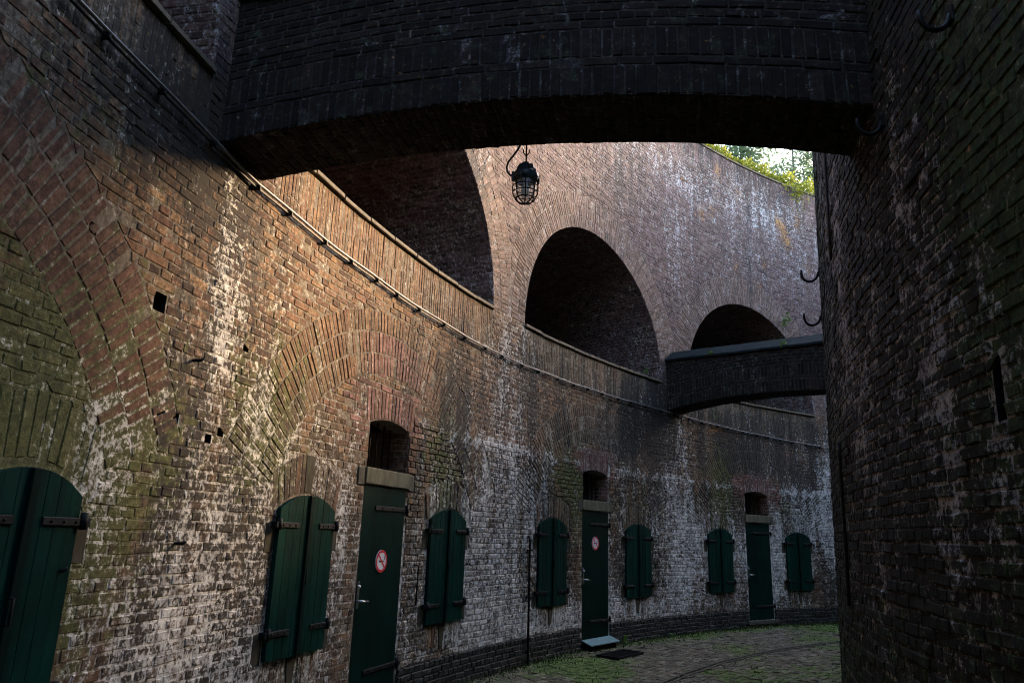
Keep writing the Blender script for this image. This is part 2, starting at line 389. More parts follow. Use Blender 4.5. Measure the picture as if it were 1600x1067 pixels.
def coursed(s0, s1, z0, z1, inzone, course=.068, L=.226, hj=.011, vj=.010, bond='cross', seed=0, ragged=.004):
    """cross-bond courses on a (s,z) sheet, cut where they meet other zones; returns outlines"""
    out = []; part = []
    nz = int(round((z1 - z0) / course)); course = (z1 - z0) / nz
    for k in range(nz):
        za, zb = z0 + k * course + vj / 2, z0 + (k + 1) * course - vj / 2
        w = L if k % 2 == 0 else L / 2
        sh = {0: 0, 1: L / 4, 2: L / 2, 3: L / 4}[k % 4]
        x = np.arange(math.floor((s0 - sh) / w) * w + sh, s1, w)
        a = np.maximum(x + hj / 2, s0); b = np.minimum(x + w - hj / 2, s1)
        keep = b - a > .03; a, b = a[keep], b[keep]
        dz = rng.normal(0, ragged * .5, len(a))
        q = np.stack([np.stack([a, np.full_like(a, za) + dz], -1), np.stack([b, np.full_like(a, za) + dz], -1), np.stack([b, np.full_like(a, zb) + dz], -1), np.stack([a, np.full_like(a, zb) + dz], -1)], 1)
        out.append(q)
    Q = np.concatenate(out)
    if inzone is None: return Q
    T = np.linspace(0, 1, 9)
    sb = Q[:, 0, 0][:, None] + (Q[:, 1, 0] - Q[:, 0, 0])[:, None] * T
    mb = inzone(sb, np.repeat(Q[:, 0, 1][:, None], 9, 1)); mt = inzone(sb, np.repeat(Q[:, 3, 1][:, None], 9, 1))
    full = mb.all(1) & mt.all(1); res = [Q[full]]
    idx = np.where(~full & (mb.sum(1) + mt.sum(1) >= 3))[0]
    extra = []
    def run(m):
        best = (0, 0); i = 0
        while i < 9:
            if m[i]:
                j = i
                while j < 9 and m[j]: j += 1
                if j - i > best[1] - best[0]: best = (i, j)
                i = j
            else: i += 1
        return best
    for i in idx:
        (a0, a1), (b0, b1) = run(mb[i]), run(mt[i])
        if a1 - a0 < 1 and b1 - b0 < 1: continue
        if a1 - a0 < 1: a0 = a1 = (b0 + b1) // 2; a1 = a0 + 1
        if b1 - b0 < 1: b0 = b1 = (a0 + a1) // 2; b1 = b0 + 1
        q = Q[i].copy(); xs = sb[i]
        la, ra, lb, rb = xs[min(a0, 8)], xs[min(a1 - 1, 8)], xs[min(b0, 8)], xs[min(b1 - 1, 8)]
        if max(ra - la, rb - lb) < .03: continue
        q[0, 0], q[1, 0], q[2, 0], q[3, 0] = la, ra, rb, lb
        extra.append(q)
    if extra: res.append(np.array(extra))
    return np.concatenate(res)
def ring(cx, cz, r0, r1, t0, t1, pitch=.066, gap=.010, clip=None):
    """voussoirs between two radii, angles from vertical (positive to the right)"""
    rm = (r0 + r1) / 2; n = max(1, int(round((t1 - t0) * rm / pitch))); dt = (t1 - t0) / n
    out = []
    for k in range(n):
        a, b = t0 + k * dt + gap / 2 / rm, t0 + (k + 1) * dt - gap / 2 / rm
        q = [(cx + r0 * math.sin(a), cz + r0 * math.cos(a)), (cx + r0 * math.sin(b), cz + r0 * math.cos(b)), (cx + r1 * math.sin(b), cz + r1 * math.cos(b)), (cx + r1 * math.sin(a), cz + r1 * math.cos(a))]
        out.append(q)
    Q = np.array(out)
    if clip is not None:
        lo, hi = clip
        c = Q.mean(1)[:, 0]; Q = Q[(c > lo) & (c < hi)]
        Q[..., 0] = np.clip(Q[..., 0], lo + .004, hi - .004)
    return Q

# ------------------------------------------------------------------ layout of the wall
HB = BAY / 2
BAYS = [0, 1, 2, 3]
SH_Z0, SH_Z1, SH_ZS = .741, 2.03, 1.905          # shutter bottom, crown, shoulder
SH_R = (.43 ** 2 + .125 ** 2) / .25
def shutters():
    out = []
    for b in BAYS:
        for sd in (-1, 1):
            c, w = b * BAY + sd * 1.4235, .43
            if b == 0 and sd == -1: continue           # lies behind the camera
            if b == 0: c, w = 1.478, .36
            out.append((c, w, b, sd))
    return out
SHUT = shutters(); KEYED = {(1, -1), (2, 1)}
def sh_top(x, w): return SH_Z1 - (SH_R - np.sqrt(np.maximum(SH_R ** 2 - (np.asarray(x) * .43 / w) ** 2, 0)))
DW, DZ0, DZ1 = .45, .15, 2.203
LZ1 = 2.374; WWD, WZ1 = .418, 2.83; W_RISE = .07
def win_top(x): return WZ1 + W_RISE * (1 - (np.asarray(x) / WWD) ** 2)
AR, AZ = 2.41, 4.93                                # gallery arch radius and springing
COPZ = 4.93
BL_R1, BL_Z, BL_N, BL_T, BL_A = 2.87, 1.18, 3, .226, R(67)   # blind arch
BL_R0 = BL_R1 - BL_N * BL_T
TOP = 11.18
def loc(s):
    b = np.round(np.asarray(s) / BAY); return s - b * BAY, b
def zone(s, z):
    """0 coursed, 1 opening, 2 shutter and its trim, 3 blind ring, 4 gallery ring, 5 parapet, 6 trim round the door, 7 top soldiers"""
    x, b = loc(s); Z = np.zeros(np.shape(s), int)
    rb = np.hypot(x, z - BL_Z); tb = np.arctan2(np.abs(x), z - BL_Z)
    Z = np.where((rb > BL_R0) & (rb < BL_R1) & (tb < BL_A) & (z < 4.2), 3, Z)
    rg = np.hypot(x, z - AZ)
    Z = np.where((z > AZ - .02) & (rg < AR + .66), 4, Z)
    Z = np.where((z > 4.33) & (z <= COPZ) & (np.abs(x) < AR), 5, Z)
    Z = np.where((z > AZ - .02) & (rg < AR), 1, Z)
    Z = np.where((np.abs(x) < DW + .005) & (z < DZ1), 1, Z)
    Z = np.where((np.abs(x) < .585) & (z >= DZ1) & (z < LZ1), 6, Z)
    Z = np.where((np.abs(x) < .50) & (z >= WZ1) & (z < 3.19), 6, Z)
    Z = np.where((np.abs(x) < WWD) & (z >= LZ1 - .01) & (z < win_top(np.clip(x, -WWD, WWD))), 1, Z)
    for c, w, bb, sd in SHUT:
        dx = s - c
        Z = np.where((np.abs(dx) < w + .006) & (z > SH_Z0) & (z < sh_top(np.clip(dx, -w, w), w) + .012), 2, Z)
        rf = np.hypot(dx, z - (SH_Z1 - SH_R))
        Z = np.where((np.abs(dx) < w + .14) & (z > SH_ZS - .06) & (rf < SH_R + .36) & (rf >= SH_R), 2, Z)
        Z = np.where((np.abs(dx) < w) & (z <= SH_Z0) & (z > SH_Z0 - .27), 2, Z)
        for hz in (1.775, .94):
            Z = np.where((np.abs(dx) >= w) & (np.abs(dx) < w + .135) & (z > hz - .22) & (z < hz + .02), 2, Z)
    for hb, hz, hw, hh in HOLES: Z = np.where((np.abs(s - hb * BAY) < hw) & (np.abs(z - hz) < hh), 1, Z)
    Z = np.where(z > TOP - .55, 7, Z)
    return Z

# stains: lime crust, moss, dark damp and painted brace shade (amounts; the material breaks them up)
BLOBS = {
 0: [(.505, 3.2, .022, .9, .62), (.56, 2.9, .08, .5, .28), (.62, 3.6, .06, .4, .18), (.56, 1.2, .10, .8, .42), (.42, 1.1, .07, .5, .35), (.66, .7, .2, .4, .5), (.88, 1.9, .05, .7, .55), (.72, 2.3, .05, .35, .3), (1.1, 1.2, .05, .6, .25),
     (1.42, 1.5, .16, 1.3, .75), (1.5, 3.7, .05, .6, .4), (1.52, 4.7, .05, .4, .6), (1.63, 2.2, .07, .7, .45), (1.75, .5, .25, .25, .7), (2.05, 2.0, .05, .8, .45), (2.15, .55, .25, .25, .6), (2.36, 1.9, .10, .9, .35), (2.52, 2.2, .06, 1.4, .7), (2.62, 1.0, .12, .8, .5),
     (2.88, 1.4, .08, .7, .7), (3.1, 1.2, .06, .8, .8), (3.3, 2.0, .18, 1.0, .6), (3.48, 3.0, .06, 1.6, .6), (2.55, 8.2, .06, .9, .5), (3.2, 10.3, .4, .4, .28), (2.75, 9.9, .3, .5, .2), (3.4, 9.3, .2, .7, .25), (2.5, 5.3, .06, .5, .35), (2.2, 9.9, .35, .25, .25), (.36, 2.3, .03, .3, .4), (.3, 2.35, .04, .3, .3)],
 1: [(.22, 2.55, .12, .5, .95), (.26, 1.3, .12, .7, .55), (.33, 2.0, .07, .6, .6), (.42, 2.5, .05, .4, .25), (.62, 2.5, .08, .5, .62), (.66, 3.1, .08, .4, .4), (1.22, 2.5, .07, .6, .8), (1.85, 2.75, .09, .35, 1.0), (1.9, 2.3, .06, .5, .6), (2.25, 2.4, .08, .5, .4), (2.78, 2.5, .07, .6, .85), (3.18, 2.45, .07, .3, .7), (2.76, 3.5, .1, .5, .3), (3.1, 4.6, .4, .2, .3), (.15, 3.9, .2, .3, .25), (1.95, 4.5, .3, .3, .2)],
 3: [(3.30, 9.7, .022, .28, .62), (3.26, 10.0, .02, .14, .6), (3.33, 9.45, .012, .15, .5), (2.72, 9.3, .025, .2, .5), (2.80, 9.5, .02, .15, .5), (2.85, 10.7, .02, .15, .55), (3.0, 10.4, .015, .12, .5), (2.95, 8.3, .02, .2, .45), (3.0, 7.8, .015, .1, .42), (3.15, 8.6, .02, .2, .42), (3.45, 8.9, .02, .2, .42), (2.6, 9.9, .02, .1, .45), (2.76, 4.18, .05, .12, .55), (3.1, 7.95, .015, .15, .45), (3.4, 10.2, .02, .2, .45)],
 2: [(.475, 1.6, .025, .8, .55), (.45, 3.6, .04, 1.0, .5), (.42, 4.5, .10, .5, .55), (.33, 4.15, .12, .25, .35), (.4, .9, .04, .4, .3), (.30, 4.6, .14, .3, .25), (1.25, 2.6, .09, .8, .35), (1.3, 3.6, .12, .7, .3), (1.58, 3.4, .06, 1.2, .35), (2.38, 3.6, .10, 1.0, .8), (2.3, 1.5, .07, .7, .4), (2.45, 4.4, .06, .6, .6), (2.95, 3.6, .12, .6, .55), (3.3, 3.4, .1, .7, .4), (1.7, 1.6, .04, 1.0, .3), (2.2, 4.6, .12, .3, .35), (3.35, 2.4, .12, .7, .35), (3.25, 4.5, .3, .3, .45), (2.0, 1.0, .4, .4, .2)],  # dark blobs left of and under the near brace paint in its shade
}
def stain_and_shade(s, z):
    s = np.asarray(s, float); z = np.asarray(z, float); b = s / BAY
    out = np.zeros(s.shape + (4,))
    for k, L in BLOBS.items():
        v = np.zeros(s.shape)
        for b0, z0, sb, sz, a in L:
            v += a * np.exp(-.5 * ((b - b0) / sb) ** 2 - .5 * ((z - z0) / sz) ** 2)
        out[..., k] = v
    low = np.clip((3.0 - z) / .08, 0, 1)
    far = np.clip((b - .95) / .5, 0, 1)
    n = fbm(s * .9, z * .5, 3)
    out[..., 0] += low * (.10 + .13 * far) * (.2 + 1.5 * n)
    out[..., 0] += far * np.exp(-.5 * ((z - 2.97) / .05) ** 2) * .55
    out[..., 0] += .16 * np.clip(z - 5, 0, 1) * fbm(s * .7, z * .7, 9)
    out[..., 2] += .55 * np.clip(z - 5, 0, 1) * np.clip(fbm(s * .55, z * .45, 61) * 2.4 - .9, 0, 1)
    out[..., 0] *= .55 + .9 * fbm(s * 1.7, z * .8, 21)
    out[..., 1] *= .35 + .95 * fbm(s * 2, z * 1.3, 31)
    out[..., 2] += .20 * far * low + .32 * np.clip((z - 3) / .5, 0, 1) * np.clip((4.93 - z) / .3, 0, 1) * far
    out[..., 2] += .50 * np.clip(fbm(s * 1.9, z * .15, 47) * 3.0 - 1.35, 0, 1) * np.clip((4.9 - z) / .5, 0, 1)
    out[..., 2] *= .5 + 1.0 * fbm(s * 2.5, z * .5, 41)
    return np.clip(out, 0, 1.2)
def redness(s, z):
    x, b = loc(np.asarray(s)); z = np.asarray(z)
    r = np.clip(1 - (np.abs(x) - .50) / .3, 0, 1) * (z > 2.8) * (z < 3.25)
    r = np.maximum(r, ((x < -.40) & (x > -.85 + .25 * (z < 2.75)) & (z > 2.62) & (z < 3.2)) * .9 * (b != 2))
    r = np.maximum(r, ((x > .4) & (x < .85) & (z > 2.62) & (z < 3.15)) * .9 * (b == 3))
    rb = np.hypot(x, z - BL_Z)
    r = np.maximum(r, (b == 1) * (rb < BL_R1 - BL_T) * (rb > BL_R0) * np.clip(1.35 - np.abs(x - .05) / .75, 0, 1) * (z > 2.9))
    rg = np.hypot(x, z - AZ)
    r = np.maximum(r, ((z > AZ) & (rg < AR + .66)) * .62)
    return r

HOLES = [(.388, 3.11, .058, .06), (.562, 3.074, .036, .032), (.532, 2.40, .036, .031), (.509, 2.336, .036, .031), (.419, 2.43, .038, .036), (.445, 2.42, .030, .033), (.275, 3.33, .030, .034)]
# ------------------------------------------------------------------ ring wall
wall = empty('curved_fort_wall', W(1.5 * BAY, 0), 'tall curved brick fort wall with arched galleries, green doors and shutters', 'wall')
S0, S1 = -.32 * BAY, 3.78 * BAY

def collect(Q, zrange=None):
    return np.concatenate([q for q in Q if len(q)])
# coursed brickwork, lower and upper
iz = lambda s, z: zone(s, z) == 0
Ql = [coursed(S0, S1, .354, 4.95, iz)]
Qu = [coursed(S0, S1, 4.955, TOP - .55, iz)]
for b in BAYS:
    c = b * BAY
    for k in range(BL_N):
        Ql.append(ring(c, BL_Z, BL_R0 + k * BL_T + .006, BL_R0 + (k + 1) * BL_T - .006, -BL_A, BL_A, .068, .011, (c - HB, c + HB)))
    for k in range(3):
        Qu.append(ring(c, AZ, AR + k * .22 + .004, AR + (k + 1) * .22 - .006, -R(90), R(90), .068, .010, (c - HB, c + HB)))
    n = int(2 * AR / .054); xs = np.linspace(c - AR + .006, c + AR - .006, n + 1)      # parapet of upright bricks, joints broken
    jz = 4.60 + rng.choice([-.10, 0, .10], n) + rng.normal(0, .02, n)
    for za, zb in ((np.full(n, 4.335), jz - .004), (jz + .004, np.full(n, 4.87))):
        Ql.append(np.stack([np.stack([xs[:-1] + .004, za], -1), np.stack([xs[1:] - .004, za], -1), np.stack([xs[1:] - .004, zb], -1), np.stack([xs[:-1] + .004, zb], -1)], 1))
    xs = np.linspace(-.5, .5, 15)                                      # upright bricks over the window
    q = []
    for i in range(14):
        a, d = xs[i] + .005, xs[i + 1] - .005
        za, zd = (max(WZ1 + .005, float(win_top(np.clip(t, -WWD, WWD))) + .006) for t in (a, d))
        q.append([(c + a, za), (c + d, zd), (c + d * 1.06, 3.185), (c + a * 1.06, 3.185)])
    Ql.append(np.array(q))
for c, w, b, sd in SHUT:                                               # fan over and sill under each shutter
    t1 = math.asin(min(1, (w + .06) / SH_R)) ; n = 13
    for i in range(n):
        a, d = -t1 + 2 * t1 * i / n + .006, -t1 + 2 * t1 * (i + 1) / n - .006
        if abs((a + d) / 2) * SH_R < .07 and (b, sd) in KEYED: continue
        f = .8
        zc = SH_Z1 - SH_R; ra, rb = SH_R + .014, SH_R + .36 - .10 * abs(a + d) / 2
        Ql.append(np.array([[(c + ra * math.sin(a), zc + ra * math.cos(a)), (c + ra * math.sin(d), zc + ra * math.cos(d)), (c + rb * math.sin(d * f), zc + rb * math.cos(d * f)), (c + rb * math.sin(a * f), zc + rb * math.cos(a * f))]]))
    n = int(2 * w / .066); xs = np.linspace(c - w, c + w, n + 1)
    for i in range(n):
        if abs((xs[i] + xs[i + 1]) / 2 - c) < .085: continue
        o = rng.normal(0, .008)
        Ql.append(np.array([[(xs[i] + .005, SH_Z0 - .265 + o), (xs[i + 1] - .005, SH_Z0 - .265 + o), (xs[i + 1] - .005, SH_Z0 - .012), (xs[i] + .005, SH_Z0 - .012)]]))
n = int((S1 - S0) / .07); xs = np.linspace(S0, S1, n + 1)
for za, zb in ((TOP - .545, TOP - .285), (TOP - .275, TOP - .03)):
    Qu.append(np.stack([np.stack([xs[:-1] + .005, np.full(n, za)], -1), np.stack([xs[1:] - .005, np.full(n, za)], -1), np.stack([xs[1:] - .005, np.full(n, zb)], -1), np.stack([xs[:-1] + .005, np.full(n, zb)], -1)], 1))

def wall_bricks(Qs, mat, name, n_single, flat=False):
    Q = collect(Qs); c = Q.mean(1)
    bc = np.stack([np.clip(rng.beta(2.2, 2.2, len(Q)) + .35 * (fbm(c[:, 0] * .8, c[:, 1] * .8, 55) - .5), 0, 1), np.clip(redness(c[:, 0], c[:, 1]) * (.6 + .5 * rng.random(len(Q))), 0, 1), rng.random(len(Q))], -1)
    st = stain_and_shade(c[:, 0], c[:, 1]); st += rng.normal(0, .06, st.shape) * (st > .02)
    st *= (1 - .75 * bc[:, 1:2] * (c[:, 1:2] < 4))
    bz = c[:, 0] / BAY
    gr = .80 * np.clip((3.3 - c[:, 1]) / .9, 0, 1) * (1 - .9 * bc[:, 1]) + .40 * np.clip((c[:, 1] - 3) / .3, 0, 1) * (c[:, 1] < 4.95) * np.clip((bz - 1.2) / .4, 0, 1) + .3 * (bz < .35) * (c[:, 1] > 3.6)
    zz_ = zone(c[:, 0], c[:, 1]); gr = gr + .30 * (zz_ == 3) * (1 - bc[:, 1]) + .42 * (zz_ == 5)
    bc = np.concatenate([bc, np.clip(gr + rng.normal(0, .12, len(Q)), 0, 1)[:, None]], 1)
    rg_ = (zz_ == 3) | (zz_ == 5); bc[rg_, 0] = .45 + .45 * (bc[rg_, 0] - .5); bc[rg_, 2] = .55 + .5 * (bc[rg_, 2] - .5)
    near = (zz_ == 3) & (c[:, 0] < HB) & (c[:, 1] > 2.35)             # the nearest blind arch keeps its dark red brick
    bc[near, 0] = .12 + .14 * rng.random(near.sum()); bc[near, 3] = .10; st[near, 1] *= .35; st[near, 0] *= .5
    proud = .0022 + rng.normal(0, .0017, len(Q)) + np.where(c[:, 1] < 2.96, .010, 0) * np.clip((c[:, 0] / BAY - .9) / .2, 0, 1)
    zz = zone(c[:, 0], c[:, 1]); proud = np.where(zz == 5, proud - .001, proud)
    # a few bricks fallen out, a few eroded deep
    proud = np.where(rng.random(len(Q)) < .05, proud - .006, proud)
    keep = np.ones(len(Q), bool)
    for hb, hz, hw, hh in HOLES:
        keep &= ~((np.abs(c[:, 0] - hb * BAY) < hw) & (np.abs(c[:, 1] - hz) < hh))
    Q, bc, st, proud = Q[keep], bc[keep], np.clip(st[keep], 0, 1.3), proud[keep]
    V = bricks3d(Q, W, proud)
    if n_single:
        px, d = to_px(V[:, 8:12].mean(1))
        i = largest(V, n_single, extra=~((px[:, 1] < 235) & (px[:, 0] > 345)) & (zone(Q.mean(1)[:, 0], Q.mean(1)[:, 1]) != 1))
        single_bricks(V[i], bc[i], st[i], mat, wall)
        m = np.ones(len(V), bool); m[i] = False; V, bc, st = V[m], bc[m], st[m]
    brick_object(name, V, bc, st, mat, wall)
holes_done = True
wall_bricks(Ql, m_wall, 'lower_brickwork', 300)
wall_bricks(Qu, m_up, 'upper_brickwork', 0)

# tarred plinth
Qp = coursed(S0, S1, -.08, .352, lambda s, z: np.abs(loc(s)[0]) > DW + .01)
c = Qp.mean(1); bc = rng.random((len(Qp), 3)); bc[:, 1] = 0
st = np.stack([.12 * fbm(c[:, 0] * 2, c[:, 1] * 3, 4), .45 * np.clip((.12 - c[:, 1]) / .2, 0, 1) + .1, .3 * np.ones(len(Qp))], -1)
brick_object('plinth_brickwork', bricks3d(Qp, W, .030 + rng.normal(0, .002, len(Qp))), bc, st, m_tar, wall)
brick_part = None

# mortar bed behind the bricks, with the real openings left out
def bed(s_edges, name, mat, zlo, zhi, off, fmap=W, stf=stain_and_shade, holes=True, dz=.12, parent=wall):
    V = []; F = []; n = 0
    for i in range(len(s_edges) - 1):
        a, b = s_edges[i], s_edges[i + 1]; mid = (a + b) / 2
        iv = [((zlo, zlo), (zhi, zhi))]
        if holes:
            x, bb = loc(mid); bi = int(bb)
            if bi in BAYS:
                xa, xb = a - bi * BAY, b - bi * BAY; cuts = []
                if abs(x) < AR:
                    ta, tb = (AZ + math.sqrt(max(AR ** 2 - t ** 2, 0)) for t in (xa, xb)); cuts.append(((COPZ - .06, COPZ - .06), (ta, tb)))
                if abs(x) < WWD: cuts.append(((LZ1 - .05, LZ1 - .05), (float(win_top(xa)), float(win_top(xb)))))
                for hb, hz, hw, hh in HOLES:
                    if abs(mid - hb * BAY) < hw: cuts.append(((hz - hh, hz - hh), (hz + hh, hz + hh)))
                iv = []; cur = (zlo, zlo)
                for lo, hi in sorted(cuts):
                    if hi[0] <= zlo or lo[0] >= zhi: continue
                    if lo[0] > cur[0]: iv.append((cur, lo))
                    cur = hi
                iv.append((cur, (zhi, zhi)))
        for lo, hi in iv:
            k = max(1, int((min(hi) - max(lo)) / dz))
            if min(hi[0] - lo[0], hi[1] - lo[1]) < 1e-4: continue
            for j in range(k + 1):
                t = j / k; V += [(a, lo[0] + (hi[0] - lo[0]) * t), (b, lo[1] + (hi[1] - lo[1]) * t)]
            for j in range(k): F.append((n + 2 * j, n + 2 * j + 1, n + 2 * j + 3, n + 2 * j + 2))
            n += 2 * (k + 1)
    V = np.array(V); st = stf(V[:, 0], V[:, 1])
    P = fmap(V[:, 0], V[:, 1], np.full(len(V), off))
    return new_obj(name, mesh_np(name, P, F, {'st': st4(st)}), mat, parent)
def edges(s0, s1, step=.07):
    e = set(np.round(np.arange(s0, s1 + 1e-6, step), 4))
    for b in BAYS:
        for x in (-AR, AR, -WWD, WWD): e.add(round(b * BAY + x, 5))
        for t in np.linspace(R(60), R(90), 12):
            for sg in (-1, 1): e.add(round(b * BAY + sg * AR * math.sin(t), 5))
    for hb, hz, hw, hh in HOLES: e |= {round(hb * BAY - hw, 5), round(hb * BAY + hw, 5)}
    e = sorted(x for x in e if s0 - 1e-6 <= x <= s1 + 1e-6); r = [e[0]]
    for x in e[1:]:
        if x - r[-1] > 1e-4: r.append(x)
    return r
E_ = edges(S0, S1)
bed(E_, 'lower_mortar_bed', m_wall_mortar, -.3, 4.953, -.0018)
bed(E_, 'upper_mortar_bed', m_up_mortar, 4.953, TOP, -.0015)
for hb, hz, hw, hh in HOLES:
    mb = MB(); P = [W(hb * BAY + x, hz + z, o) for o in (-.002, -.25) for x, z in ((-hw, -hh), (hw, -hh), (hw, hh), (-hw, hh))]
    mb.add(P, [(0, 1, 5, 4), (1, 2, 6, 5), (2, 3, 7, 6), (3, 0, 4, 7), (4, 5, 6, 7)]); mb.build('putlog_hole', m_void, wall)
# the rest of the ring, out of the picture, and the top of the wall
full = 2 * math.pi * RW
far_e = list(np.linspace(S1, S0 + full, 120))
bed(far_e, 'far_wall_face', m_wall, -.3, TOP, 0.004, holes=False, dz=2.0, stf=lambda s, z: np.tile([.25, .1, .2], (len(s), 1)))
tp = np.linspace(0, full, 200)
V = np.concatenate([W(tp, TOP, 0.0), W(tp, TOP, -.75), ]); nn = len(tp)
F = [(i, i + 1, nn + i + 1, nn + i) for i in range(nn - 1)]
new_obj('wall_top', mesh_np('wall_top', V, F, {'st': np.tile([.2, .4, .2, 0], (len(V), 1))}), m_up_mortar, wall)
mb = MB()                                                                # thin coping along the top
xs = np.linspace(S0, S1, 150)
for i in range(149):
    mb.add([W(xs[i], TOP - .022, .03), W(xs[i + 1], TOP - .022, .03), W(xs[i + 1], TOP + .02, .03), W(xs[i], TOP + .02, .03), W(xs[i], TOP - .022, -.3), W(xs[i + 1], TOP - .022, -.3), W(xs[i + 1], TOP + .02, -.3), W(xs[i], TOP + .02, -.3)],
           [(0, 1, 2, 3), (3, 2, 6, 7), (0, 4, 5, 1)])
mb.build('top_coping', m_coping, wall)

# gallery chambers behind the arches
GD, GF = 4.2, 4.0
def vault_map(c):
    Ls = AZ - GF; La = math.pi * AR
    def f(q, y, off):
        q = np.asarray(q, float); t = np.clip((q - Ls) / AR, 0, math.pi); r = AR - off
        x = np.where(q < Ls, AR - off, np.where(q > Ls + La, -(AR - off), r * np.cos(t)))
        z = np.where(q < Ls, GF + q, np.where(q > Ls + La, AZ - (q - Ls - La), AZ + r * np.sin(t)))
        return W(c + x, z, -np.asarray(y, float))
    return f, 2 * Ls + La
def vstain_light(q, y): 
    n = fbm(q * .8, y * 1.1, 77); m = fbm(q * 1.2, y * .7, 78)
    return np.stack([.42 * np.clip(n * 1.6 - .5, 0, 1) + .30 * np.exp(-.5 * ((q - .9) / 1.1) ** 2 - .5 * ((y - .9) / .6) ** 2), .12 * m, .22 * m], -1)  # pale patch low on the right by the opening paints in daylight
for b in BAYS:
    f, LQ = vault_map(b * BAY)
    Q = coursed(0.02, GD, 0, LQ, None, course=.066)[:, :, ::-1]           # (s,z) of the layout -> (q, depth)
    Q = Q[:, [0, 3, 2, 1]]
    c = Q.mean(1); bc = np.stack([rng.beta(2, 2, len(Q)), np.zeros(len(Q)), rng.random(len(Q)), .35 + .4 * rng.random(len(Q))], -1)
    V = bricks3d(Q, f, .006 + rng.normal(0, .003, len(Q)))
    brick_object('vault_brickwork', V, bc, vstain_light(c[:, 0], c[:, 1]), m_up, wall)
    qs = np.linspace(0, LQ, 90); ys = np.linspace(0.0, GD, 12); qq, yy = np.meshgrid(qs, ys, indexing='ij')
    P = f(qq.ravel(), yy.ravel(), np.zeros(qq.size)); st = vstain_light(qq.ravel(), yy.ravel())
    F = [(i * 12 + j, (i + 1) * 12 + j, (i + 1) * 12 + j + 1, i * 12 + j + 1) for i in range(89) for j in range(11)]
    new_obj('vault_mortar_bed', mesh_np('vault_mortar_bed', P, F, {'st': st4(st)}), m_up_mortar, wall)
    mb = MB(); cc = b * BAY
    xs = np.linspace(-AR, AR, 13)
    for i in range(12):
        a, d = cc + xs[i], cc + xs[i + 1]
        mb.add([W(a, GF, 0), W(d, GF, 0), W(d, GF, -GD), W(a, GF, -GD)], [(0, 1, 2, 3)])
    mb.build('gallery_floor', m_floor, wall)
    mb = MB()
    for i in range(12):
        a, d = xs[i], xs[i + 1]
        mb.add([W(cc + a, GF, -GD), W(cc + d, GF, -GD), W(cc + d, AZ + math.sqrt(max(0, AR * AR - d * d)), -GD), W(cc + a, AZ + math.sqrt(max(0, AR * AR - a * a)), -GD)], [(0, 1, 2, 3)])
    mb.build('gallery_back_wall', m_floor, wall)
    mb = MB()                                                             # inner side of the parapet
    for i in range(12):
        a, d = cc + xs[i], cc + xs[i + 1]
        mb.add([W(a, GF, -.34), W(d, GF, -.34), W(d, COPZ - .06, -.34), W(a, COPZ - .06, -.34)], [(0, 1, 2, 3)])
    mb.build('parapet_inner_face', m_floor, wall)
    k = 9; xs = np.linspace(-AR + .004, AR - .004, k + 1)                 # coping slabs on the parapet
    for i in range(k):
        w = (xs[i + 1] - xs[i]) / 2 - .005
        MB().box(-w, w, -.035, .36, -.012, .035, .006).build('coping_slab', m_coping, wall, frame(cc + (xs[i] + xs[i + 1]) / 2, COPZ - .03 + rng.normal(0, .004)) @ Matrix.Rotation(rng.normal(0, .004), 4, 'Y'))

